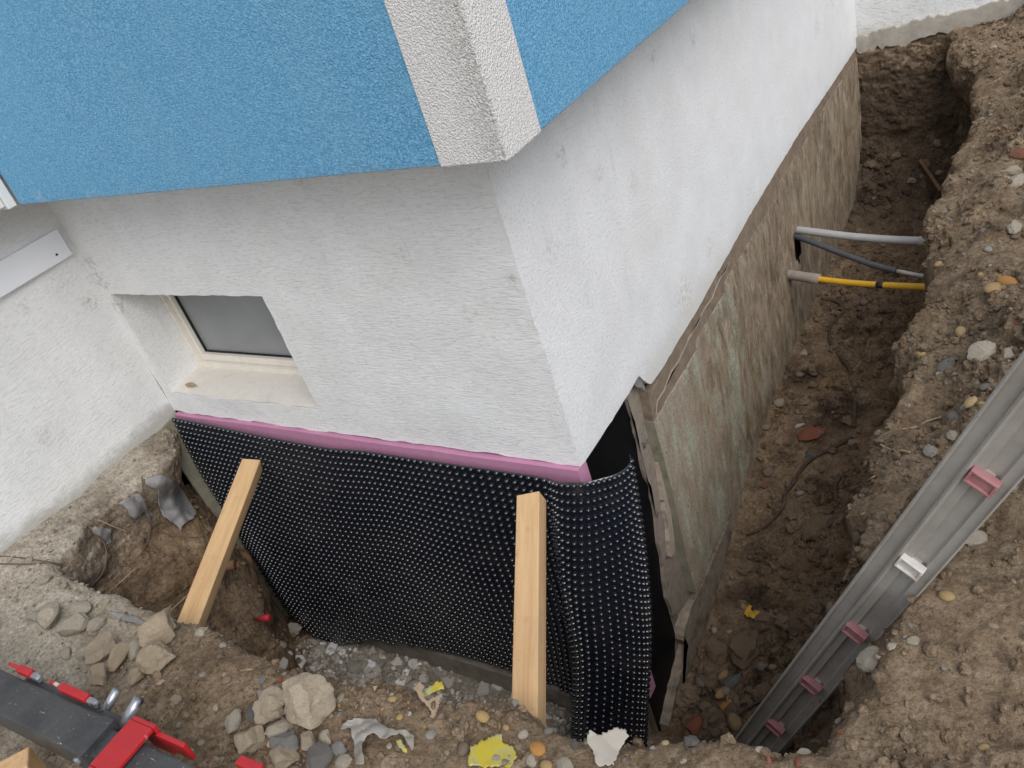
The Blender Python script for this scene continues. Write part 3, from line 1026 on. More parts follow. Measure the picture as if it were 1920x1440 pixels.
# stained render above the boards with its cream joint line
topp = ragged([(.43, -.075), (.46, -.10), (.52, -.094), (.62, -.082), (.87, -.072), (1.1, -.056), (1.5, -.032), (2.1, -.014), (2.75, -.018), (3.28, -.024)], .02, .0015, 48)
plate('stained_render', topp + ragged([(3.28, -.062), (2.5, -.062), (2.49, -.077), (1.81, -.077), (1.79, -.117), (1.12, -.117), (1.105, -.152), (.81, -.152), (.795, -.187), (.42, -.187)], .03, .002, 49), -.044, -.0035, MAT['brownband'], house)
zz = ragged([(.445, -.175), (.47, -.140), (.53, -.143), (.60, -.122), (.66, -.126), (.72, -.112), (.85, -.108), (1.0, -.096), (1.2, -.076)], .05, .0025, 50)
plate('joint_line', zz + [(b, a - .004 - .004 * abs(math.sin(b * 7.3)) * (1.25 - b)) for b, a in zz[::-1]], -.0034, -.0015, MAT['cream'], house)

# ---------------------------------------------------------------- pink insulation
def front_plate(name, poly, y0, y1, mat):
    return plate(name, poly, y0, y1, mat, None, axis=1)
o = front_plate('insulation_board', ragged([(-1.688, -.004), (-1.2, -.003), (-.6, -.004), (-.001, -.003)], .1, .0015, 3) + [(-.001, -.955), (-1.688, -.955)], -.016, .031, MAT['pink'])
tag(o, 'pink foam insulation board behind the black membrane', 'insulation')
o = plate('insulation_edge_strip', [(-.105, -.02), (-.03, -.012), (-.03, -1.1), (-.065, -1.1), (-.09, -.6)], -1.699, -1.689, MAT['board_edge'], None, axis=0)
tag(o, 'grey green strip standing along the left edge of the membrane', 'strip')

# ---------------------------------------------------------------- dimpled membrane
def pth(zs, sts):
    return sts
levels = [0.0, .28, .55, .80, 1.0]
tops = [
    [(-1.682, -.034), (-1.45, -.036), (-1.15, -.041), (-.8, -.038), (-.45, -.038), (-.22, -.036), (-.10, -.042), (-.04, -.050), (.02, -.038), (.068, -.004), (.095, .032), (.104, .07), (.092, .10)],
    [(-1.682, -.050), (-1.45, -.068), (-1.15, -.074), (-.8, -.060), (-.45, -.072), (-.24, -.055), (-.135, -.058), (-.085, -.125), (-.01, -.135), (.055, -.075), (.082, -.01), (.085, .045), (.068, .08)],
    [(-1.682, -.062), (-1.45, -.100), (-1.15, -.092), (-.8, -.072), (-.45, -.090), (-.26, -.060), (-.155, -.060), (-.125, -.145), (-.05, -.175), (.025, -.12), (.056, -.05), (.056, .01), (.038, .04)],
    [(-1.680, -.068), (-1.45, -.125), (-1.15, -.112), (-.8, -.080), (-.45, -.088), (-.29, -.065), (-.20, -.085), (-.185, -.185), (-.105, -.235), (-.025, -.18), (.012, -.11), (.012, -.06), (-.005, -.02)],
    [(-1.680, -.070), (-1.45, -.130), (-1.15, -.120), (-.8, -.088), (-.45, -.085), (-.32, -.070), (-.235, -.11), (-.225, -.23), (-.145, -.29), (-.06, -.24), (-.025, -.165), (-.025, -.11), (-.04, -.07)]]
NS = 240
def resample(poly, n, knots):
    d = np.array(catmull([(a, b, 0) for a, b in poly], 14))[:, :2]
    # parameter: control index, so that folds stay over each other
    t = np.linspace(0, 1, len(d))
    tt = np.interp(np.linspace(0, 1, n), np.linspace(0, 1, len(knots)), knots)
    return np.stack([np.interp(tt, t, d[:, 0]), np.interp(tt, t, d[:, 1])], 1)
# arc length parametrisation taken from the middle curve
dm = np.array(catmull([(a, b, 0) for a, b in tops[2]], 14))[:, :2]
al = np.concatenate([[0], np.cumsum(np.linalg.norm(np.diff(dm, axis=0), axis=1))])
LEN = al[-1]
kn = np.interp(np.linspace(0, LEN, NS), al, np.linspace(0, 1, len(al)))
curves = [resample(p, NS, kn) for p in tops]
HGT = 1.12
def top_z(x):
    return float(np.interp(x, [-1.69, -1.55, -1.3, -1.1, -.9, -.75, -.6, -.4, -.2, -.08, 0, .06, .12, .2], [-.004, -.008, -.018, -.026, -.034, -.024, -.024, -.024, -.024, -.018, -.018, -.022, -.036, -.04]))
def bot_z(sx, s):
    return float(np.interp(sx, [-1.69, -1.62, -1.54, -1.45, -1.35, -1.22, -1.09, -.8, -.5, -.28, -.19, -.12, .2], [-.60, -.78, -.94, -1.03, -1.06, -1.00, -.955, -.935, -.925, -.95, -1.02, -1.12, -1.16]))
def memb(s, h):
    """s: 0..1 along the sheet, h: metres below the top"""
    t = h / HGT
    i = min(max(np.searchsorted(levels, t) - 1, 0), 3)
    f = (t - levels[i]) / (levels[i + 1] - levels[i])
    k = s * (NS - 1)
    a = int(min(math.floor(k), NS - 2))
    fk = k - a
    q = [c[a] * (1 - fk) + c[a + 1] * fk for c in curves]
    j0, j1 = max(i - 1, 0), min(i + 2, 4)
    m0 = (q[i + 1] - q[j0]) / (levels[i + 1] - levels[j0]) * (levels[i + 1] - levels[i])
    m1 = (q[j1] - q[i]) / (levels[j1] - levels[i]) * (levels[i + 1] - levels[i])
    f2, f3 = f * f, f * f * f
    xy = q[i] * (2 * f3 - 3 * f2 + 1) + m0 * (f3 - 2 * f2 + f) + q[i + 1] * (-2 * f3 + 3 * f2) + m1 * (f3 - f2)
    x, y = xy
    # slack: shallow waves of the hanging sheet
    y = y + .007 * math.sin(x * 9 + h * 7) * min(1, h * 4) * (1 if x < -.2 else .3)
    return np.array([x, y, top_z(x) - h])
GS, GH = 241, 121
S_ = np.linspace(0, 1, GS)
MV = np.empty((GH, GS, 3))
for i, s in enumerate(S_):
    x0 = memb(s, .5)[0]
    hb = top_z(x0) - bot_z(x0, s)
    for j in range(GH):
        MV[j, i] = memb(s, hb * j / (GH - 1))
V = MV.reshape(-1, 3)
Q = np.array([(j * GS + i, j * GS + i + 1, (j + 1) * GS + i + 1, (j + 1) * GS + i) for j in range(GH - 1) for i in range(GS - 1)])
mb = empty('dimpled_membrane', (-.8, -.07, -1.0), 'black dimpled drainage membrane hanging on the wall and curling past the corner', 'membrane')
sheet = add('membrane_sheet', quads_mesh('membrane_sheet', V, Q, MAT['membrane']), mb)
sm = sheet.modifiers.new('thickness', 'SOLIDIFY')
sm.thickness = .0016
sm.offset = 1
# the dimples, studs pressed out of the sheet
PIT = .0232
ring_n = 8
prof = [(.0075, 0.0), (.0067, .0037), (.0053, .0067), (.0029, .0086)]
DV, DQ, DT = [], [], []
ang = np.arange(ring_n) * 2 * math.pi / ring_n
rows = int(1.2 / PIT)
colsn = int(LEN / PIT)
for cidx in range(colsn):
    s = (cidx + .5) * PIT / LEN
    x0 = memb(s, .5)[0]
    hb = top_z(x0) - bot_z(x0, s)
    for r in range(rows):
        h = (r + .35) * PIT
        if h > hb - .006:
            break
        p = memb(s, h)
        a = memb(min(s + .003, 1), h) - memb(max(s - .003, 0), h)
        b = memb(s, h + .008) - memb(s, h - .008 if h > .008 else h)
        n = np.cross(b, a)
        n /= np.linalg.norm(n)
        if n[1] > 0.0 and x0 < -.2:
            n = -n
        a /= np.linalg.norm(a)
        b = np.cross(n, a)
        k0 = len(DV) * 0 + len(DV)
        for rad, hh in prof:
            for an in ang:
                DV.append(p + n * hh + rad * (math.cos(an) * a + math.sin(an) * b))
        DV.append(p + n * .0092)
        for lv in range(len(prof) - 1):
            for q in range(ring_n):
                q2 = (q + 1) % ring_n
                DQ.append((k0 + lv * ring_n + q, k0 + lv * ring_n + q2, k0 + (lv + 1) * ring_n + q2, k0 + (lv + 1) * ring_n + q))
        tp = k0 + len(prof) * ring_n
        for q in range(0, ring_n, 2):
            DQ.append((k0 + 3 * ring_n + q, k0 + 3 * ring_n + q + 1, k0 + 3 * ring_n + (q + 2) % ring_n, tp))
o = add('dimple_relief', quads_mesh('dimple_relief', np.array(DV), np.array(DQ), MAT['membrane']), mb)
o['kind'] = 'stuff'

# ---------------------------------------------------------------- wooden braces
def post(p_top, p_bot, wd, hd, roll, label):
    p0, p1 = np.array(p_bot, float), np.array(p_top, float)
    L = np.linalg.norm(p1 - p0)
    bm = box(-wd / 2, wd / 2, -hd / 2, hd / 2, -L / 2, L / 2, .0025)
    me = bpy.data.meshes.new('timber_brace')
    bm.to_mesh(me)
    bm.free()
    me.materials.append(MAT['wood'])
    o = add('timber_brace', me)
    q = Vector(p1 - p0).to_track_quat('Z', 'Y').to_matrix().to_4x4() @ Matrix.Rotation(math.radians(roll), 4, 'Z')
    o.matrix_world = Matrix.Translation(Vector((p0 + p1) / 2)) @ q
    return tag(o, label, 'timber', 'timber braces holding the membrane')
post((-1.185, -.13, -.068), (-.888, -.765, -.148), .060, .052, 20, 'pine brace leaning left, its foot beside the flat mortar lump')
post((-.085, -.125, -.012), (.125, -.625, -.19), .062, .050, -6, 'upright looking pine brace in front of the membrane near the house corner')

# ---------------------------------------------------------------- ladder
lad = empty('ladder', tuple(A0 - LD * .32), 'dirty aluminium ladder standing in the trench against the right bank', 'ladder')
def L3(u, l, r):
    return A0 + LN * u + LD * l + LR * r
def stile(flip, r0):
    sg = -1 if flip else 1
    # section across the stile: (u, r); r grows away from the viewer
    sec = [(-.066, .004), (-.062, -.004), (-.058, -.004), (-.055, .012), (-.030, .014), (-.026, .001), (-.021, -.003), (-.016, .000), (-.013, .008),
           (.004, .008), (.009, .019), (.034, .019), (.040, .010), (.058, .010), (.062, .002), (.066, .004), (.066, .024), (-.066, .024)]
    l0, l1 = -.47, 2.1
    V, F = [], []
    n = len(sec)
    ls = np.linspace(l0, l1, 30)
    for l in ls:
        for u, r in sec:
            V.append(L3(-.062 + (u + .066) * .83, l, r0 + sg * r))
    for i in range(len(ls) - 1):
        for k in range(n):
            k2 = (k + 1) % n
            F.append((i * n + k, i * n + k2, (i + 1) * n + k2, (i + 1) * n + k))
    F.append(tuple(range(n)))
    F.append(tuple((len(ls) - 1) * n + k for k in range(n)))
    bm = bmesh.new()
    vv = [bm.verts.new(tuple(p)) for p in V]
    for f in F:
        bm.faces.new([vv[k] for k in f])
    return bm_obj('stile', bm, MAT['alu'], lad)
stile(False, 0)
stile(True, .32)
STEP = np.linalg.norm(AD)
def lbox(u0, u1, l0, l1, r0, r1, bev=0):
    bm = box(u0, u1, l0, l1, r0, r1, bev)
    for v in bm.verts:
        v.co = Vector(L3(v.co.x, v.co.y, v.co.z))
    return bm
for k in range(0, 7):
    l = k * STEP
    u0 = .004
    bm_obj('rung', lbox(u0 - .020, u0 + .012, l - .014, l + .014, .009, .311, .003), MAT['alu'], lad)
    # hollow plastic plug: a rim round a recessed face
    mt = MAT['whitecap'] if k == 3 else MAT['pinkcap']
    hw, hh = .024, .0155
    cx = .0015 * k
    parts = [lbox(cx - hw, cx + hw, l + hh - .005, l + hh, -.007, .012, .0015), lbox(cx - hw, cx + hw, l - hh, l - hh + .005, -.007, .012, .0015),
             lbox(cx - hw, cx - hw + .005, l - hh + .005, l + hh - .005, -.007, .012, .001), lbox(cx + hw - .005, cx + hw, l - hh + .005, l + hh - .005, -.007, .012, .001),
             lbox(cx - hw + .005, cx + hw - .005, l - hh + .005, l + hh - .005, -.002, .012)]
    o = bm_obj('rung_cap', merge(parts), mt, lad)
    if k == 3:
        o['label'] = 'white rung cap among pink ones'

# ---------------------------------------------------------------- service pipes in the trench
def px3(px, py, ax, v):
    return on_plane(px, py, ax, v)
pg = empty('grey_conduit', (.0, 2.0, -.37), 'light grey plastic conduit crossing the trench above the dark pipe', 'pipe')
pts = [(-.04, 2.01, -.370), (.05, 1.995, -.376), (.2, 1.975, -.392), (.36, 1.955, -.402), (.50, 1.935, -.402), (.60, 1.92, -.398)]
tube('conduit_tube', catmull(pts, 6), .0165, MAT['greypipe'], pg, 14)
tube('coupling', [(.49, 1.937, -.4025), (.535, 1.93, -.401)], .0195, MAT['greypipe'], pg, 14)
pk = empty('dark_pipe', (.0, 1.98, -.40), 'dark grey pipe slanting across the trench under the light conduit', 'pipe')
pts = [(-.04, 2.0, -.39), (.05, 1.965, -.405), (.2, 1.90, -.435), (.34, 1.835, -.455), (.43, 1.795, -.458)]
tube('pipe_tube', catmull(pts, 6), .0125, MAT['blackpipe'], pk, 14)
tube('cable_end', [(.425, 1.797, -.458), (.56, 1.735, -.452)], .0075, MAT['whitecap'], pk, 10)
py_ = empty('yellow_gas_pipe', (.0, 1.81, -.48), 'yellow gas pipe with black tape and dusty grey sleeve', 'pipe')
ya = np.array([-.02, 1.815, -.480])
ye = np.array([.50, 1.665, -.450])
def yl(t):
    return ya + (ye - ya) * t + np.array([0, 0, -.012 * math.sin(math.pi * t)])
tube('pipe_tube', [yl(t) for t in np.linspace(.05, 1.2, 12)], .0125, MAT['yellowpipe'], py_, 14)
tube('sleeve', [yl(t) for t in np.linspace(-.06, .30, 6)], .0215, MAT['sleeve'], py_, 14)
tube('tape', [yl(.755), yl(.805)], .0142, MAT['tape'], py_, 14)
sw = []
for k in range(20):
    t = -.02 + .1 * k / 19
    c = yl(t)
    an = k / 19 * math.pi * 1.3 + 2.0
    sw.append(c + .0225 * np.array([.3 * math.cos(an), math.cos(an), math.sin(an)]))
tube('sleeve_tie', sw, .003, MAT['greypipe'], py_, 6)

# ---------------------------------------------------------------- stones
def rock_mesh(name, seed, sub=3, rough=.22, flat=1.0, cuts=5, mat=None, round_=0.0):
    bm = bmesh.new()
    bmesh.ops.create_icosphere(bm, subdivisions=sub, radius=1)
    P = np.array([v.co[:] for v in bm.verts])
    r = np.random.default_rng(seed)
    for _ in range(cuts):
        n = r.normal(size=3)
        n /= np.linalg.norm(n)
        d = (.50 + .35 * r.random()) if cuts > 10 else (.55 + .35 * r.random())
        over = P @ n - d
        P = P - np.outer(np.maximum(over, 0) * (1 - round_), n)
    nrm = P / np.linalg.norm(P, axis=1)[:, None]
    P = P + nrm * (rough * fbm(P + seed * 3.1, 1.9, 6, .62, seed))[:, None]
    P[:, 2] *= flat
    for v, p in zip(bm.verts, P):
        v.co = Vector(p)
    me = bpy.data.meshes.new(name)
    bm.to_mesh(me)
    bm.free()
    me.polygons.foreach_set('use_smooth', [True] * len(me.polygons))
    if cuts > 5:
        me.set_sharp_from_angle(angle=math.radians(28))
    if mat:
        me.materials.append(mat)
    return me

def shard_mesh(name, seed, mat):
    r = random.Random(seed)
    n = r.randint(5, 8)
    bm = bmesh.new()
    P = []
    for k in range(n):
        an = 2 * math.pi * (k + r.uniform(-.3, .3)) / n
        q = r.uniform(.65, 1.1)
        P.append((q * math.cos(an), q * math.sin(an)))
    t = r.uniform(.12, .22)
    lo = [bm.verts.new((x * 1.04, y * 1.04, -t + r.uniform(-.05, .05))) for x, y in P]
    hi = [bm.verts.new((x * r.uniform(.86, 1), y * r.uniform(.86, 1), t + r.uniform(-.07, .07))) for x, y in P]
    c0, c1 = bm.verts.new((0, 0, -t)), bm.verts.new((r.uniform(-.2, .2), r.uniform(-.2, .2), t * 1.2))
    for k in range(n):
        k2 = (k + 1) % n
        bm.faces.new((lo[k], lo[k2], hi[k2], hi[k]))
        bm.faces.new((hi[k], hi[k2], c1))
        bm.faces.new((lo[k2], lo[k], c0))
    me = bpy.data.meshes.new(name)
    bm.to_mesh(me)
    bm.free()
    me.materials.append(mat)
    return me

ROCKS = {}
def rock(kind, k):
    key = (kind, k)
    if key not in ROCKS and kind == 'plasterbit':
        ROCKS[key] = shard_mesh('shard', 300 + k, MAT['plasterbit'])
    if key not in ROCKS:
        par = dict(mortar_lump=(4, .26, .85, 13, 0), greystone=(3, .32, .75, 9, 0), palestone=(3, .34, .75, 7, .1), yellowstone=(3, .10, .75, 3, .5),
                   orangestone=(3, .07, .75, 2, .6), pebble=(2, .12, .75, 4, .3), soilclod=(3, .60, .85, 7, 0), brick=(2, .12, .7, 8, 0), plasterbit=(2, .28, .22, 5, 0))[kind]
        ROCKS[key] = rock_mesh(kind, 100 + k * 7 + len(kind), par[0], par[1], par[2], par[3], MAT[kind], par[4])
    return ROCKS[key]

def lay(name, me, loc, nor, size, seed, sink=.35, tiltk=.5):
    """rest a stone on the ground"""
    r = random.Random(seed)
    o = bpy.data.objects.new(name, me)
    COL.objects.link(o)
    up = Vector((0, 0, 1)).lerp(Vector(nor), tiltk).normalized()
    q = up.to_track_quat('Z', 'Y').to_matrix().to_4x4()
    sx, sy, sz = size
    hz = sz * max(v.co.z for v in me.vertices)
    o.matrix_world = Matrix.Translation(Vector(loc) + up * hz * (1 - 2 * sink)) @ q @ Matrix.Rotation(r.uniform(0, 6.28), 4, 'Z') @ Matrix.Diagonal((sx, sy, sz, 1))
    return o

# stones that can be told apart: pixel, width in px, kind, label, proportions
BIG = [
    (303, 1194, 80, 'mortar_lump', 'mortar_lump', 'large flat tan mortar lump beside the foot of the left brace', (1, .8, .5)),
    (306, 1246, 62, 'mortar_lump', 'mortar_lump', 'rounded tan mortar lump below the large flat one', (1, .9, .6)),
    (202, 1226, 56, 'mortar_lump', 'mortar_lump', 'brown mortar lump in the middle of the left rubble pile', (.8, 1, .6)),
    (237, 1238, 46, 'mortar_lump', 'mortar_lump', 'narrow curved mortar piece between two rounded lumps', (.45, 1.1, .6)),
    (166, 1228, 32, 'palestone', 'mortar_lump', 'small grey mortar chunk at the left end of the rubble pile', (.8, 1, .6)),
    (145, 1180, 44, 'palestone', 'mortar_lump', 'upright grey chunk left of the rubble pile', (.85, 1, .8)),
    (100, 1162, 58, 'palestone', 'mortar_lump', 'long pale crust piece on the left above the grey chunk', (1, .55, .5)),
    (68, 1160, 26, 'palestone', 'mortar_lump', 'small pale crust piece furthest left on the ground', (1, .7, .5)),
    (150, 1150, 40, 'palestone', 'mortar_lump', 'pale crust piece at the edge of the hollow', (1, .7, .5)),
    (182, 1175, 28, 'palestone', 'mortar_lump', 'small pale lump right of the upright grey chunk', (1, .7, .6)),
    (195, 1272, 40, 'mortar_lump', 'mortar_lump', 'cracked tan lump nearest the black tool', (1, .9, .6)),
    (262, 1275, 34, 'mortar_lump', 'mortar_lump', 'small tan lump below the rounded mortar lump', (1, .8, .6)),
    (258, 1222, 40, 'palestone', 'mortar_lump', 'pale mortar piece tucked under the large flat lump', (1, .6, .5)),
    (586, 1343, 92, 'mortar_lump', 'mortar_lump', 'biggest tan mortar block in the front rubble row', (1, .85, .75)),
    (512, 1348, 74, 'mortar_lump', 'mortar_lump', 'tan mortar block left of the biggest one', (1, .7, .65)),
    (492, 1308, 40, 'palestone', 'mortar_shard', 'white pointed mortar sliver standing on the tan block', (.35, 1, .35)),
    (440, 1352, 46, 'palestone', 'stone', 'pale grey stone at the left of the front rubble row', (1, .7, .6)),
    (474, 1340, 40, 'greystone', 'stone', 'blue grey flat stone between two mortar blocks', (1, .6, .4)),
    (478, 1394, 62, 'mortar_lump', 'mortar_lump', 'brownish mortar lump below the front rubble row', (1, .8, .6)),
    (525, 1378, 48, 'palestone', 'mortar_lump', 'whitish elongated piece under the biggest mortar block', (1, .5, .5)),
    (542, 1398, 66, 'greystone', 'stone', 'dark grey angular stone under the biggest mortar block', (1, .7, .6)),
    (600, 1422, 54, 'greystone', 'stone', 'blue grey angular stone at the bottom edge of the picture', (1, .9, .7)),
    (586, 1398, 36, 'mortar_lump', 'mortar_lump', 'small tan lump between dark and blue grey stones', (1, .8, .7)),
    (613, 1385, 34, 'palestone', 'stone', 'pale stone beside the grey plastic sheet', (1, .8, .7)),
    (536, 1428, 50, 'mortar_lump', 'mortar_lump', 'tan lump at the bottom edge near red lever', (1, .8, .6)),
    (636, 1405, 30, 'greystone', 'stone', 'small dark stone beside the grey plastic sheet', (1, .8, .7)),
    (645, 1432, 34, 'palestone', 'stone', 'pale stone half under the grey plastic sheet', (1, .8, .7)),
    (905, 1346, 28, 'yellowstone', 'pebble', 'pale yellow oval pebble in front of the right brace', (1, .75, .7)),
    (949, 1365, 13, 'yellowstone', 'pebble', 'tiny yellow pebble above the orange one', (.8, 1, .7)),
    (870, 1407, 27, 'pebble', 'pebble', 'brown round pebble left of the round yellow wrapper', (1, 1, .9)),
    (1008, 1407, 33, 'orangestone', 'pebble', 'bright orange pebble on the front edge', (1, .85, .7)),
    (998, 1427, 26, 'palestone', 'pebble', 'pale beige pebble just under the orange one', (1, .75, .7)),
    (1025, 1437, 24, 'yellowstone', 'pebble', 'yellow pebble at the bottom edge right of the beige one', (1, .8, .7)),
    (1060, 1436, 34, 'palestone', 'pebble', 'whitish pebble at the bottom edge beside the white bag', (1, .7, .7)),
    (858, 1367, 16, 'greystone', 'pebble', 'small blue grey pebble on the front edge', (1, .8, .7)),
    (1028, 1373, 18, 'greystone', 'pebble', 'dull grey pebble between brace foot and membrane', (1, .8, .7)),
    (750, 1346, 13, 'yellowstone', 'pebble', 'ochre pebble below the torn yellow wrapper', (1, 1, .8)),
    (1840, 662, 46, 'palestone', 'stone', 'cream stone on the right bank beside the top of the ladder', (1, .75, .7)),
    (1893, 664, 32, 'palestone', 'stone', 'cream stone nearest the ladder at the right edge', (1, .75, .7)),
    (1775, 687, 33, 'greystone', 'stone', 'light grey flat stone on the right bank', (1, .8, .4)),
    (1890, 532, 36, 'orangestone', 'stone', 'orange brown stone on the right bank', (1, .6, .6)),
    (1862, 545, 32, 'yellowstone', 'stone', 'ochre stone touching the orange one', (1, .8, .7)),
    (1900, 429, 34, 'palestone', 'stone', 'whitish oval stone high on the right bank', (1, .6, .6)),
    (1852, 470, 15, 'palestone', 'stone', 'small pale pebble above the orange stone', (1, .9, .8)),
    (1760, 497, 14, 'yellowstone', 'stone', 'yellow pebble on the bank edge above the pipes', (1, .9, .8)),
    (1801, 625, 24, 'yellowstone', 'stone', 'yellow pebble halfway up the right bank', (1, .7, .7)),
    (1822, 757, 26, 'yellowstone', 'stone', 'ochre pebble left of the ladder', (1, .75, .7)),
    (1848, 729, 22, 'greystone', 'stone', 'grey round pebble above the ochre one', (1, .8, .7)),
    (1790, 783, 38, 'pebble', 'stone', 'oval beige stone left of the ladder', (1, .6, .6)),
    (1785, 818, 22, 'palestone', 'stone', 'bright pebble against the ladder', (.8, 1, .7)),
    (1745, 848, 30, 'palestone', 'stone', 'squarish cream stone at the ladder edge', (1, .7, .7)),
    (1760, 832, 17, 'pebble', 'stone', 'small flat pebble above the squarish cream stone', (1, .6, .7)),
    (1826, 1013, 42, 'palestone', 'stone', 'smooth yellowish white stone right of the ladder', (.7, 1, .7)),
    (1634, 1240, 50, 'palestone', 'stone', 'angular whitish stone right of the ladder', (1, .95, .6)),
    (1672, 1213, 22, 'palestone', 'stone', 'small pale stone touching the angular whitish one', (1, .7, .7)),
    (1775, 1120, 26, 'yellowstone', 'stone', 'yellow stone below the smooth whitish one', (.8, 1, .7)),
    (1913, 290, 36, 'brick', 'brick', 'broken brick at the right edge high on the bank', (1, .8, .6)),
    (1900, 325, 40, 'mortar_lump', 'stone', 'brown lump under the broken brick', (1, .6, .6)),
    (1905, 345, 40, 'palestone', 'stone', 'cream block at the right edge of the bank', (.8, 1, .7)),
    (1910, 605, 26, 'brick', 'brick', 'red brick fragment at the right edge mid bank', (1, .7, .5)),
    (1520, 812, 52, 'brick', 'brick', 'flat brown tile fragment on the trench floor', (.9, 1.1, .35)),
    (1499, 798, 14, 'plasterbit', 'plaster_shard', 'white rectangular chip beside the brown tile fragment', (.6, 1.3, .8)),
    (1535, 992, 66, 'soilclod', 'soil_clod', 'flat dark slab of soil on the trench floor', (1.1, .6, .5)),
    (1508, 664, 16, 'palestone', 'stone', 'pale yellow pebble on the trench floor below the pipes', (.9, 1, .8)),
    (1520, 855, 24, 'greystone', 'stone', 'greenish grey pebble under the root on the trench floor', (1, .7, .7)),
    (1435, 912, 16, 'brick', 'brick', 'small red brick bit on the trench floor', (.8, 1, .7)),
    (1606, 831, 16, 'orangestone', 'stone', 'orange pebble under the right bank', (1, .8, .7)),
    (1500, 925, 18, 'palestone', 'stone', 'white flat chip in the middle of the trench floor', (1, .6, .5)),
    (1345, 1226, 52, 'soilclod', 'soil_clod', 'rounded brown clod beside the board corner', (1, .8, .8)),
    (1400, 1222, 74, 'soilclod', 'soil_clod', 'largest dark clod below the gold foil', (1, .75, .7)),
    (1412, 1208, 22, 'brick', 'brick', 'red brick crumb stuck on the largest clod', (1, .8, .6)),
    (1333, 1265, 46, 'soilclod', 'soil_clod', 'brown clod under the rounded one', (1, .8, .8)),
    (1378, 1280, 36, 'greystone', 'stone', 'black grey oval stone among the yellow pebbles', (.75, 1.1, .8)),
    (1357, 1268, 20, 'yellowstone', 'stone', 'yellow pebble left of the black grey stone', (.7, 1.2, .8)),
    (1311, 1271, 18, 'palestone', 'stone', 'cream pebble beside the foundation foot', (1, 1, .8)),
    (1352, 1302, 26, 'yellowstone', 'stone', 'pale yellow pebble under the black grey stone', (1, .6, .7)),
    (1369, 1314, 18, 'yellowstone', 'stone', 'small yellow pebble below the pale yellow one', (1, .7, .7)),
    (1361, 1329, 23, 'orangestone', 'stone', 'round orange pebble at the trench bottom', (1, .9, .8)),
    (1324, 1327, 28, 'pebble', 'stone', 'grey brown pebble left of the round orange one', (.8, 1, .8)),
    (1292, 1308, 42, 'soilclod', 'soil_clod', 'brown clod against the foundation foot', (1, .95, .8)),
    (1305, 1364, 38, 'brick', 'brick', 'red brick corner at the trench bottom', (.9, 1, .8)),
    (1345, 1365, 48, 'soilclod', 'soil_clod', 'dark clod beside the red brick corner', (1, .9, .8)),
    (1295, 1395, 34, 'greystone', 'stone', 'dark grey stone below the red brick corner', (1, .9, .8)),
    (1432, 1252, 24, 'pebble', 'stone', 'brown pebble near the lower ladder', (1, .9, .8)),
    (1462, 1409, 26, 'palestone', 'stone', 'long whitish stone on the front edge by the ladder foot', (.6, 1.2, .7)),
    (1533, 1396, 20, 'pebble', 'stone', 'squarish grey stone right of the ladder foot', (1, .9, .8)),
    (1527, 1376, 15, 'brick', 'brick', 'brick crumb right of the lowest rung cap', (.9, 1, .7)),
    (1577, 1373, 16, 'brick', 'brick', 'brick crumb further right of the lowest rung cap', (1, .8, .7)),
    (1496, 1430, 18, 'brick', 'brick', 'bright red crumb at the bottom edge by the ladder foot', (.7, 1.2, .7)),
    (1507, 1412, 22, 'palestone', 'stone', 'pale wedge shaped stone below the ladder foot', (1, .6, .6)),
    (1497, 1290, 0, '', '', '', ()),
    (560, 1240, 40, 'plasterbit', 'mortar_shard', 'grey round flat shard in the front pit', (1, .8, 1)),
    (590, 1228, 34, 'plasterbit', 'mortar_shard', 'grey flat shard right of the round one in the pit', (1, .8, 1)),
    (624, 1216, 50, 'plasterbit', 'mortar_shard', 'long pale straight shard in the front pit', (1.2, .35, 1)),
    (545, 1182, 38, 'plasterbit', 'mortar_shard', 'pale shard under the lower left membrane corner', (.8, 1.1, 1)),
    (912, 1284, 24, 'plasterbit', 'plaster_shard', 'white shard left of the right brace', (1, .8, 1)),
    (932, 1287, 26, 'plasterbit', 'plaster_shard', 'white shard touching the right brace', (.8, 1.1, 1)),
    (842, 1280, 28, 'plasterbit', 'plaster_shard', 'white shard behind the torn yellow wrapper', (.9, 1, 1)),
    (775, 1246, 26, 'plasterbit', 'plaster_shard', 'whitish shard in the middle of the pit floor', (1, .7, 1)),
]
for k, (px, py, wpx, kind, name, label, prop) in enumerate(BIG):
    if not wpx:
        continue
    loc, nor, d = spot(px, py)
    if loc is None:
        continue
    rad = wpx / FPX * d * (.57 if name == 'mortar_lump' else .5)
    o = lay(name, rock(kind, k % 4), loc, nor, (rad * prop[0], rad * prop[1], rad * prop[2] * (1.35 if name == 'mortar_lump' else 1) if kind != 'plasterbit' else rad * .8), k, .10 if name == 'mortar_lump' else .24 if kind != 'plasterbit' else .2)
    tag(o, label, {'mortar_lump': 'mortar', 'mortar_shard': 'mortar', 'plaster_shard': 'plaster', 'soil_clod': 'clod'}.get(name, name), 'loose stones and rubble')

MARKS = []
for o in COL.objects:
    if o.get('group') == 'loose stones and rubble':
        MARKS.append((np.array(o.location), project(np.array(o.location))[0][0], o['label']))

def near_label(loc, word, where):
    """says which stone by the nearest one that stands out"""
    uv = project(loc)[0][0]
    dd = [np.linalg.norm(loc - m[0]) for m in MARKS]
    k = int(np.argmin(dd))
    if dd[k] > .30:
        return f'{word} {where}'
    du = uv - MARKS[k][1]
    rel = ('right of' if du[0] > 0 else 'left of') if abs(du[0]) > abs(du[1]) else ('below' if du[1] > 0 else 'above')
    words = f'{word} {rel} the {MARKS[k][2]}'.split()
    return ' '.join(words) if len(words) <= 16 else f'{word} {where}'

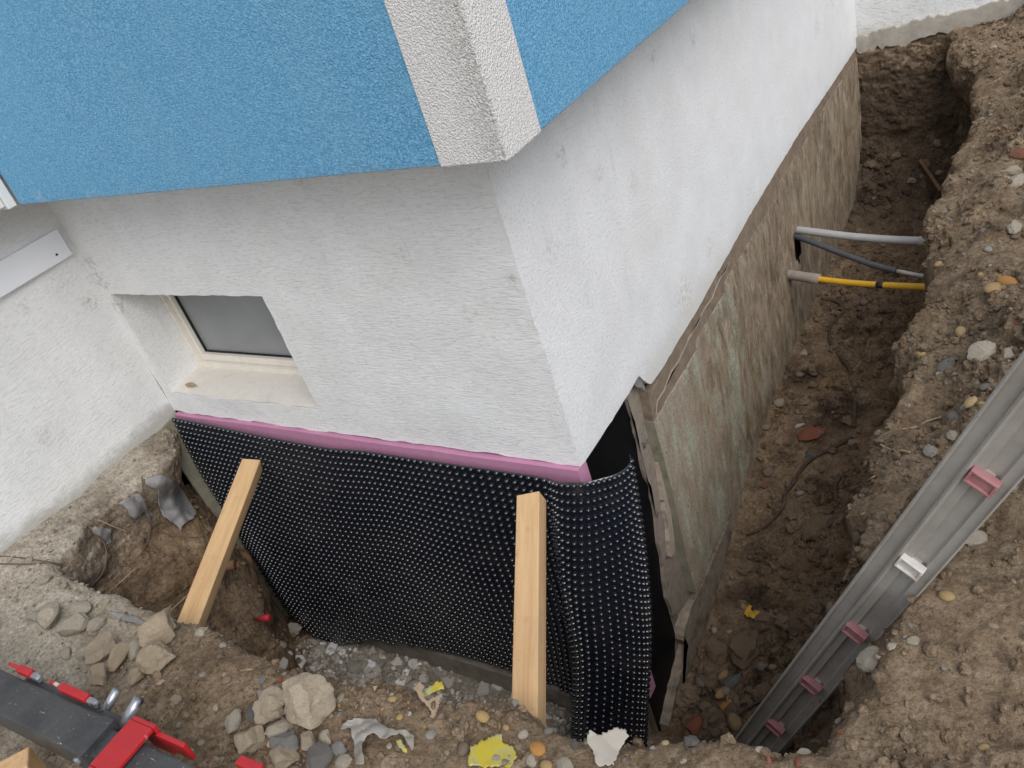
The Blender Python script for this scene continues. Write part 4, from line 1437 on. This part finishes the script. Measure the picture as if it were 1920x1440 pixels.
# scattered stones: told apart by the larger stone they lie next to
def in_frame(P, m=10):
    uv, dep = project(P)
    return (uv[:, 0] > m) & (uv[:, 0] < 1920 - m) & (uv[:, 1] > m) & (uv[:, 1] < 1440 - m) & (dep > 0)
fpatch = patch[GQ[:, 0]]
fc = GV[GQ[:, 0]]
fnz = GN[GQ[:, 0]]
vis = in_frame(fc)
def scatter(n, mask, name, label, cat, group, kinds, size, seed):
    r = np.random.default_rng(seed)
    idx = np.flatnonzero(mask & vis & (fnz[:, 2] > .45))
    pick = r.choice(idx, n, replace=False)
    c = 0
    for q in pick:
        d = fc[q] - CAM
        L = np.linalg.norm(d)
        hit = BVH.ray_cast(Vector(CAM), Vector(d / L))
        if hit[0] is None or abs(hit[3] - L) > .02:
            continue
        rad = size * min(1.7, math.exp(r.normal(0, .42)))
        kd = kinds[r.integers(len(kinds))]
        o = lay(name, rock(kd, int(r.integers(7 if kd == 'plasterbit' else 4))), fc[q], fnz[q], (rad, rad * r.uniform(.6, 1), rad * r.uniform(.6, .9)), int(q), .3)
        word = {'pebble': 'dull pebble', 'palestone': 'pale stone', 'yellowstone': 'yellowish pebble', 'greystone': 'grey stone', 'soilclod': 'brown clod',
                'plasterbit': 'plaster shard', 'mortar_lump': 'tan crumb'}[kd]
        word = ('tiny ' if rad < .78 * size else 'small ' if rad < 1.3 * size else 'larger ') + word
        o.name = {'soilclod': 'soil_clod', 'plasterbit': 'plaster_shard', 'mortar_lump': 'crust_piece'}.get(kd, 'pebble')
        tag(o, near_label(fc[q], word, label), 'clod' if kd in ('soilclod', 'mortar_lump') else 'plaster' if kd == 'plasterbit' else 'pebble', 'loose brown clods in the trench' if kd == 'soilclod' else group)
        c += 1
    return c
x_, y_, z_ = fc[:, 0], fc[:, 1], fc[:, 2]
scatter(42, (x_ > .62) & (z_ > -.25), 'pebble', 'lying loose on the right bank', 'pebble', 'small pebbles on the right bank', ['pebble', 'pebble', 'palestone', 'pebble', 'yellowstone'], .0105, 1)
scatter(70, (y_ < -.6) & (x_ > -.6) & (x_ < .75) & (z_ > -.3), 'pebble', 'lying loose on the front edge of the pit', 'pebble', 'small pebbles on the front edge', ['pebble', 'palestone', 'yellowstone', 'greystone'], .0085, 2)
scatter(150, (x_ > 0) & (z_ < -.3) & (y_ > .1), 'pebble', 'lying loose on the trench floor', 'pebble', 'small stones on the trench floor', ['pebble', 'soilclod', 'soilclod', 'soilclod', 'soilclod'], .017, 3)
scatter(110, (x_ > .02) & (z_ < -.6) & (y_ < .5) & (y_ > -.4), 'soil_clod', 'heaped at the lower end of the trench', 'clod', 'clods at the lower end of the trench', ['soilclod', 'soilclod', 'soilclod', 'pebble'], .023, 4)
scatter(170, (x_ < .05) & (x_ > -1.45) & (z_ < -.75) & (y_ < -.02), 'plaster_shard', 'on the floor of the front pit', 'plaster', 'plaster shards in the front pit', ['plasterbit', 'plasterbit', 'plasterbit', 'plasterbit', 'palestone'], .024, 5)
scatter(26, (x_ < -.6) & (y_ < -.72) & (z_ > -.2), 'crust_piece', 'on the pale ground at the left', 'clod', 'dry crumbs on the left ground', ['mortar_lump', 'palestone'], .013, 6)

# countless crumbs and gravel
def crumbs(name, n, mask, smin, smax, mat, seed, sub, label):
    r = np.random.default_rng(seed)
    bm = bmesh.new()
    bmesh.ops.create_icosphere(bm, subdivisions=sub, radius=1)
    P0 = np.array([v.co[:] for v in bm.verts])
    F0 = np.array([[v.index for v in f.verts] for f in bm.faces])
    bm.free()
    idx = np.flatnonzero(mask)
    wgt = .25 + fpatch[idx] ** 2
    pick = r.choice(idx, n, p=wgt / wgt.sum())
    size = smin * (smax / smin) ** (r.random(n) ** 1.8)
    pos = fc[pick] + fnz[pick] * (size * .25)[:, None]
    ax = r.uniform(.6, 1.1, (n, 1, 3))
    # random rotation
    q = r.normal(size=(n, 4))
    q /= np.linalg.norm(q, axis=1)[:, None]
    a, b, c, d = q.T
    Rm = np.stack([1 - 2 * (c * c + d * d), 2 * (b * c - a * d), 2 * (b * d + a * c), 2 * (b * c + a * d), 1 - 2 * (b * b + d * d), 2 * (c * d - a * b),
                   2 * (b * d - a * c), 2 * (c * d + a * b), 1 - 2 * (b * b + c * c)], 1).reshape(n, 3, 3)
    PP = P0[None] * ax * (1 + (.30 if sub == 1 else .20) * r.normal(size=(n, len(P0), 1)).clip(-1.5, 1.5))
    PP = np.einsum('nij,nkj->nki', Rm, PP) * size[:, None, None] + pos[:, None]
    FF = (F0[None] + (np.arange(n) * len(P0))[:, None, None]).reshape(-1, 3)
    o = add(name, quads_mesh(name, PP.reshape(-1, 3), FF, mat, False, 3))
    return tag(o, label, kind='stuff')
inside = (x_ < 1.6) & (y_ > -1.7) & (fnz[:, 2] > .25)
topm = inside & (z_ > -.3) & ~((x_ < -.9))
crumbs('gravel', 5500, topm & (x_ > .5), .0018, .009, MAT['pebble'], 21, 1, 'fine pale gravel strewn over the dug soil')
def m_gravel():
    g = G('mixed_gravel', .95, .15)
    geo = g.nt.nodes.new('ShaderNodeNewGeometry')
    c = g.ramp(geo.outputs['Random Per Island'], [(0, (.115, .085, .06)), (.25, (.17, .13, .094)), (.5, (.14, .105, .076)), (.68, (.22, .18, .132)), (.78, (.26, .185, .095)), (.84, (.19, .175, .15)), (.92, (.33, .29, .235)), (.97, (.24, .09, .055))], 'CONSTANT')
    return g.done(c, g.bump(g.noise(200, 3), .4, .003))
MAT['gravel'] = m_gravel()
bpy.data.objects['gravel'].data.materials.clear()
bpy.data.objects['gravel'].data.materials.append(MAT['gravel'])
crumbs('gravel', 4500, topm & (x_ < .75) & (y_ < -.5), .0018, .008, MAT['gravel'], 22, 1, 'fine gravel along the front edge of the pit')
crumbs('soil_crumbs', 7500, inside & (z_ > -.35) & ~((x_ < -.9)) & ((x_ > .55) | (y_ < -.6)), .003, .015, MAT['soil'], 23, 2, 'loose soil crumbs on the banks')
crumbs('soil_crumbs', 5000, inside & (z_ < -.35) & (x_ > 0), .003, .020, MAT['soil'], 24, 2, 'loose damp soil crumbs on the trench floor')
def m_rubble():
    g = G('plaster_rubble', .95, .15)
    geo = g.nt.nodes.new('ShaderNodeNewGeometry')
    c = g.ramp(geo.outputs['Random Per Island'], [(0, (.33, .29, .235)), (.3, (.44, .395, .335)), (.5, (.25, .21, .165)), (.62, (.52, .48, .43)), (.8, (.36, .325, .275)), (.92, (.68, .67, .65))], 'CONSTANT')
    return g.done(c, g.bump(g.noise(150, 3), .4, .003))
MAT['rubble'] = m_rubble()
crumbs('rubble_crumbs', 4200, inside & (z_ < -.9) & (x_ < .0) & (x_ > -1.42) & (y_ < -.02), .003, .016, MAT['rubble'], 25, 1, 'crushed plaster rubble covering the floor of the front pit')
crumbs('soil_crumbs', 1600, inside & (z_ > -.25) & (x_ < -.7), .002, .008, MAT['soil'], 26, 1, 'dry crumbs on the pale ground at the left')
crumbs('soil_crumbs', 1800, inside & (z_ < -.2) & (x_ < -1.0), .003, .014, MAT['soil'], 27, 2, 'damp crumbs on the left bank of the front pit')

# ---------------------------------------------------------------- roots, twigs and wires
def strand(name, pix, radii, mat, label, cat, lift=.004, wob=.0, seed=0, group=None, sides=7, end_lift=0.0):
    r = random.Random(seed)
    pts = []
    for i, q in enumerate(pix):
        loc, nor, d = spot(*q[:2])
        if loc is None:
            continue
        h = q[2] if len(q) > 2 else lift
        pts.append(loc - ray(*q[:2]) * h + np.array([r.gauss(0, wob) for _ in range(3)]))
    o = tube(name, catmull(pts, 7), radii, mat, None, sides)
    return tag(o, label, cat, group)
strand('root', [(1540, 560), (1570, 566), (1580, 585), (1558, 612), (1556, 640), (1575, 668), (1594, 695), (1602, 740), (1602, 800)], [.009, .007, .006, .008, .010, .008], MAT['root'], 'dark root winding down the trench floor below the pipes', 'root', .008)
strand('root', [(1598, 820), (1560, 840), (1525, 858), (1502, 880), (1488, 905), (1472, 925), (1470, 945), (1455, 968), (1430, 990), (1400, 1003)], [.007, .008, .007, .006, .005], MAT['root'], 'thin dark root curving across the lower trench floor', 'root', .009)
strand('root', [(1574, 893), (1566, 912), (1570, 945), (1586, 975), (1602, 1000), (1611, 1020)], [.010, .009, .011, .010], MAT['root'], 'thick bare root hanging from the bank beside the ladder', 'root', .016)
strand('root', [(1570, 940), (1600, 918), (1628, 900), (1645, 890)], [.003, .002], MAT['straw'], 'fine root branching off the thick bare root', 'root', .012)
strand('root', [(1640, 826), (1655, 836), (1670, 843), (1690, 845), (1706, 848)], [.0024, .0034, .003], MAT['straw'], 'pale curly root sticking out of the bank edge', 'root', .008)
strand('root', [(1628, 630), (1624, 660), (1612, 680), (1600, 695)], [.0022, .003], MAT['straw'], 'fine pale root joining the winding dark root', 'root', .006)
strand('stick', [(1725, 300), (1742, 325), (1764, 357)], [.010, .011], MAT['rust'], 'brown stick wedged at the far end of the trench', 'stick', .03)
strand('root', [(1690, 805), (1720, 800), (1738, 790), (1765, 782)], [.002, .003], MAT['straw'], 'dry twig lying on the bank above the curly root', 'root', .006)
strand('wire', [(1300, 1408), (1330, 1385), (1360, 1362), (1385, 1338), (1410, 1322), (1428, 1312)], [.005, .0045], MAT['wire'], 'brown wire at the trench bottom leading to the ladder foot', 'wire', .03)
strand('twig', [(178, 1136), (205, 1110), (232, 1086), (256, 1064)], [.003, .002], MAT['straw'], 'straight dry straw slanting over the left hollow', 'twig', .03)
strand('twig', [(308, 1158), (332, 1134), (362, 1106)], [.0025, .0018], MAT['straw'], 'straight dry straw behind the flat mortar lump', 'twig', .04)
strand('twig', [(222, 1165), (236, 1148), (265, 1139)], [.0025, .0018], MAT['straw'], 'short bent straw at the edge of the hollow', 'twig', .01)
strand('twig', [(180, 1155), (205, 1128), (228, 1100)], [.002, .0015], MAT['straw'], 'thin straw beside the slanting one', 'twig', .012)
strand('wire', [(0, 1043), (40, 1046), (80, 1052), (116, 1058)], .0022, MAT['wire'], 'upper thin wire lying on the pale ledge at the left edge', 'wire', .008)
strand('wire', [(0, 1057), (50, 1058), (90, 1055), (116, 1062)], .0022, MAT['wire'], 'lower thin wire lying on the pale ledge at the left edge', 'wire', .008)
strand('twig', [(266, 893), (270, 935), (282, 975), (278, 1010), (262, 1042), (238, 1062)], .0022, MAT['wire'], 'hanging thin root down the left bank', 'root', .02)
strand('twig', [(273, 975), (295, 993), (320, 1003), (345, 1007), (371, 1007)], .002, MAT['wire'], 'thin root curling right below the torn film', 'root', .02)
strand('twig', [(165, 985), (192, 1012), (200, 1045), (190, 1078), (165, 1100), (130, 1104)], .0022, MAT['wire'], 'thin looping root in the left hollow', 'root', .015)
strand('twig', [(185, 975), (210, 986), (240, 998)], .0025, MAT['straw'], 'short straw stuck under the ledge crust', 'twig', .012)
strand('twig', [(450, 1258), (480, 1252), (505, 1240), (512, 1215)], .0026, MAT['straw'], 'bent straw at the foot of the soil slope in the pit', 'twig', .008)

# rusty pipes in the left bank
loc, nor, d = spot(420, 1050)
if loc is not None:
    a = on_plane(368, 1072, 1, loc[1] - .10)
    rp = empty('rusty_pipe', tuple(a), 'rusty open pipe stub sticking out behind the left brace', 'pipe')
    b = a + np.array([.16, .06, .015])
    V, F = tube_data([a, b], .017, 14, False)
    n = len(V)
    V2, F2 = tube_data([a, b], .012, 14, False)
    V += V2
    F += [tuple(n + k for k in f)[::-1] for f in F2]
    F += [(k, n + k, n + (k + 1) % 14, (k + 1) % 14) for k in range(14)]
    add('pipe_tube', mesh('pipe_tube', V, F, MAT['rust'], True), rp)
c = on_plane(440, 1048, 0, -1.60)
pts = [on_plane(430, 1045, 0, -1.62), on_plane(447, 1038, 0, -1.60), on_plane(462, 1045, 0, -1.58), on_plane(470, 1066, 0, -1.58), on_plane(472, 1085, 0, -1.6)]
o = tube('bent_pipe', catmull(pts, 6), .017, MAT['rust'], None, 12)
tag(o, 'bent rusty pipe beside the grey green strip', 'pipe')

# ---------------------------------------------------------------- litter
def film(name, poly, mat, label, cat, seed, drape=True, off=.010, crumple=.012, facing=.5, base=None, step=4.0, freq=22):
    """torn sheet cut to an outline: laid over the ground (drape) or standing on it as a folded plane"""
    poly = np.array(poly, float)
    lo, hi = poly.min(0), poly.max(0)
    nx, ny = int((hi[0] - lo[0]) / step) + 2, int((hi[1] - lo[1]) / step) + 2
    bx, by = base if base else poly.mean(0)
    loc0, nor0, d0 = spot(bx, by)
    if loc0 is None:
        return None
    up = Vector(nor0).lerp(Vector(-ray(bx, by)), facing).normalized()
    pn = np.array(up)
    r = np.random.default_rng(seed)
    def inside(x, y):
        c = False
        for i in range(len(poly)):
            (x1, y1), (x2, y2) = poly[i], poly[i - 1]
            if (y1 > y) != (y2 > y) and x < (x2 - x1) * (y - y1) / (y2 - y1) + x1:
                c = not c
        return c
    idx, V = {}, []
    for j in range(ny):
        for i in range(nx):
            x, y = lo[0] + i * step + r.uniform(-1, 1), lo[1] + j * step + r.uniform(-1, 1)
            if not inside(x, y):
                continue
            d = ray(x, y)
            if drape:
                p, n, _ = spot(x, y)
                if p is None:
                    continue
                p = p - d * off
            else:
                p = CAM + d * ((loc0 - CAM) @ pn) / (d @ pn) + pn * off
            idx[(i, j)] = len(V)
            V.append(p)
    V = np.array(V)
    if len(V) < 6:
        return None
    if drape:                                   # a sheet bridges the hollows it lies over
        for _ in range(3):
            W = V.copy()
            for (i, j), k in idx.items():
                nb = [idx[q] for q in ((i + 1, j), (i - 1, j), (i, j + 1), (i, j - 1)) if q in idx]
                if len(nb) > 1:
                    W[k] = .5 * V[k] + .5 * V[nb].mean(0)
            V = W
    fold = np.abs(fbm(V + seed * 2.7, freq, 2, .5, seed)) * 2 + .6 * fbm(V, freq * .5, 2, .5, seed + 9)
    V = V + np.outer(crumple * (fold - .3), pn)
    F = []
    for (i, j), k in idx.items():
        q = [idx.get((i + 1, j)), idx.get((i + 1, j + 1)), idx.get((i, j + 1))]
        f = [k] + [t for t in q if t is not None]
        if len(f) >= 3 and max(np.linalg.norm(V[f[a]] - V[f[a - 1]]) for a in range(len(f))) < .06:
            F.append(f)
    o = add(name, mesh(name, V, F, mat, True))
    o.data.set_sharp_from_angle(angle=math.radians(35))
    m = o.modifiers.new('thickness', 'SOLIDIFY')
    m.thickness = .0012
    return tag(o, label, cat)
film('plastic_sheet', [(630, 1368), (640, 1352), (662, 1345), (705, 1342), (712, 1350), (728, 1362), (745, 1368), (775, 1372), (782, 1385), (778, 1418), (768, 1410), (752, 1380), (735, 1385), (722, 1392), (712, 1388), (700, 1380), (690, 1384), (682, 1402), (690, 1440), (664, 1440), (660, 1410), (656, 1370), (640, 1372)], MAT['plasticsheet'], 'crumpled grey plastic sheet spread over the front stones', 'plastic sheet', 5, True, .028, .016)
film('wrapper', [(878, 1446), (883, 1408), (905, 1395), (912, 1392), (936, 1380), (946, 1382), (948, 1398), (965, 1405), (973, 1425), (962, 1446)], MAT['yellowwrap'], 'round yellow printed wrapper at the bottom edge', 'wrapper', 8, False, .014, .010, .45, (925, 1415), 3.5, 10)
film('wrapper', [(781, 1304), (800, 1294), (816, 1283), (829, 1283), (834, 1298), (815, 1304), (800, 1314), (788, 1312)], MAT['yellowwrap'], 'torn yellow wrapper standing on the front edge', 'wrapper', 9, False, .016, .010, .55, (806, 1318), 3.0)
film('card_scrap', [(772, 1290), (787, 1279), (800, 1291), (792, 1298), (800, 1313), (822, 1302), (832, 1300), (818, 1345), (802, 1370), (806, 1335), (786, 1312)], MAT['card'], 'brown card scrap under the torn yellow wrapper', 'card', 19, False, .010, .008, .5, (803, 1330), 3.0)
film('wrapper', [(744, 1388), (754, 1387), (770, 1410), (766, 1416), (754, 1408), (747, 1400)], MAT['yellowwrap'], 'small bright yellow scrap beside the grey plastic sheet', 'wrapper', 10, False, .022, .006, .5, None, 2.5)
film('foil_wrapper', [(1395, 1152), (1402, 1134), (1413, 1137), (1411, 1146), (1430, 1150), (1446, 1149), (1441, 1175), (1424, 1169), (1402, 1160)], MAT['goldfoil'], 'crumpled gold foil wrapper on the trench floor', 'wrapper', 11, False, .014, .018, .45, None, 3.0)
film('white_bag', [(1097, 1398), (1106, 1372), (1112, 1383), (1125, 1383), (1150, 1375), (1172, 1376), (1181, 1392), (1164, 1412), (1150, 1446), (1116, 1446), (1107, 1412)], MAT['whitebag'], 'torn off white bag on the front edge before the membrane', 'bag', 12, False, .018, .014, .5, (1135, 1425), 3.5, 9)
film('grey_film', [(266, 895), (300, 884), (332, 900), (350, 925), (373, 960), (366, 975), (346, 985), (338, 1002), (325, 986), (304, 972), (292, 946), (293, 920), (270, 912)], MAT['film'], 'large grey torn film hanging under the ledge crust', 'film', 13, True, .016, .010)
film('grey_film', [(232, 930), (262, 918), (276, 940), (291, 966), (285, 986), (270, 966), (249, 978), (231, 952), (214, 946)], MAT['film'], 'middle grey torn film hanging from the ledge', 'film', 14, True, .016, .010)
film('grey_film', [(163, 985), (195, 984), (213, 990), (211, 1020), (200, 1030), (190, 1010), (175, 1006)], MAT['film'], 'leftmost grey torn film over the hollow', 'film', 16, True, .016, .010)
film('grey_film', [(188, 1142), (235, 1146), (288, 1168), (272, 1178), (222, 1165)], MAT['film'], 'flat grey film lying at the lip of the hollow', 'film', 17, True, .010, .006)
loc, nor, d = spot(480, 1160)
if loc is not None:
    rc = empty('red_tip', tuple(loc), 'red cone shaped plastic tip lying on the pit soil', 'plastic')
    a = on_plane(503, 1158, 1, loc[1]) - ray(503, 1158) * .02
    b = on_plane(476, 1161, 1, loc[1]) - ray(476, 1161) * .02
    c = on_plane(450, 1162, 1, loc[1]) - ray(450, 1162) * .02
    tube('cone', [a, b], [.013, .004], MAT['redcloth'], rc, 10)
    tube('point', [b, c], [.004, .002], MAT['paper'], rc, 8)
# a dry leaf on the sill
bm = bmesh.new()
vs_ = [bm.verts.new(p) for p in ((-1.595, .03, .107), (-1.575, .022, .106), (-1.55, .026, .107), (-1.535, .036, .106), (-1.56, .042, .110), (-1.582, .04, .110))]
bm.faces.new(vs_)
o = bm_obj('leaf', bm, MAT['straw'])
o.modifiers.new('t', 'SOLIDIFY').thickness = .001
tag(o, 'single dry leaf on the window sill', 'leaf')

# ---------------------------------------------------------------- black tool with red levers, lower left
ZT = .165
def tz(px, py, z=ZT):
    return on_plane(px, py, 2, z)
tool = empty('black_tool', tuple(tz(120, 1360, .02)), 'black metal tool with red levers lying on the ground at lower left', 'tool')
e1 = tz(213, 1349)
e0 = tz(153, 1419)
dirn = tz(213, 1349) - tz(0, 1253)
dirn /= np.linalg.norm(dirn)
acr = (e0 - e1) - dirn * ((e0 - e1) @ dirn)
wb = np.linalg.norm(acr)
acr /= wb
upv = np.array([0, 0, 1.0])
def T3(a, c, h):
    """a back along the beam, c across towards the viewer, h up, from the far end corner"""
    return e1 + dirn * a + acr * c + upv * h
def tbox(a0, a1, c0, c1, h0, h1, bev=.0):
    bm = box(a0, a1, c0, c1, h0, h1, bev)
    for v in bm.verts:
        v.co = Vector(T3(v.co.x, v.co.y, v.co.z))
    return bm
bm_obj('beam', tbox(-.9, .0, 0, wb, -.075, 0, .006), MAT['blackmetal'], tool)
bm_obj('inner_beam', tbox(.0005, .30, .012, wb - .012, -.068, -.012, .004), MAT['blackmetal'], tool)
bm_obj('end_plate', tbox(-.03, .002, -.001, wb + .001, -.078, .0015, .002), MAT['blackmetal'], tool)
V, F = tube_data([T3(-.035, wb + .001, -.03), T3(-.035, wb + .007, -.03)], .009, 10)
add('bolt', mesh('bolt', V, F, MAT['zinc']), tool)
bm_obj('bracket', merge([tbox(.045, .115, -.012, wb + .006, -.004, .006, .002), tbox(.045, .115, -.022, -.0125, -.085, .004, .002), tbox(.0455, .1145, wb + .0065, wb + .014, -.085, .004, .002)]), MAT['redpaint'], tool)
bm_obj('bracket_arm', merge([tbox(.1155, .20, -.018, -.008, -.055, -.010, .002)]), MAT['redpaint'], tool)
for k, (a, ln) in enumerate(((-.375, .05), (-.205, .095))):
    lv = bm_obj('lever', merge([tbox(a, a + ln, -.024, -.006, -.006, .010, .003), tbox(a - .045, a + .001, -.020, -.012, .000, .006, .002)]), MAT['redpaint'], tool)
    bm_obj('lever_pin', tbox(a + ln, a + ln + .03, -.022, -.008, -.014, .004, .004), MAT['zinc'], tool)
for a, sz in ((-.075, .028), (.0, .036)):
    V, F = tube_data([T3(a, -.006, -.03), T3(a + .012, -.030, -.012), T3(a + .024, -.052, .006)], [sz * .30, sz * .34, sz * .30], 12)
    add('clamp_tab', mesh('clamp_tab', V, F, MAT['zinc'], True), tool)
bm_obj('side_rail', tbox(-.36, .02, -.018, -.0005, -.045, -.018, .003), MAT['blackmetal'], tool)
bm_obj('lever', tbox(.30, .36, -.05, -.03, -.06, -.045, .003), MAT['redpaint'], tool)
bm_obj('support_foot', merge([tbox(-.7, -.66, .01, wb - .01, -.17, -.0755, .003), tbox(-.06, -.02, .01, wb - .01, -.19, -.0785, .003)]), MAT['blackmetal'], tool)
# timber offcut in the corner of the picture
a = tz(8, 1424, .10)
bm = box(-.03, .03, -.12, .12, -.035, .035, .004)
me = bpy.data.meshes.new('timber_offcut')
bm.to_mesh(me)
bm.free()
me.materials.append(MAT['wood'])
o = add('timber_offcut', me)
o.matrix_world = Matrix.Translation(Vector(a) + Vector((-.03, -.07, -.045))) @ Matrix.Rotation(math.radians(-35), 4, 'Z')
tag(o, 'end of a pine offcut in the lower left corner', 'timber')
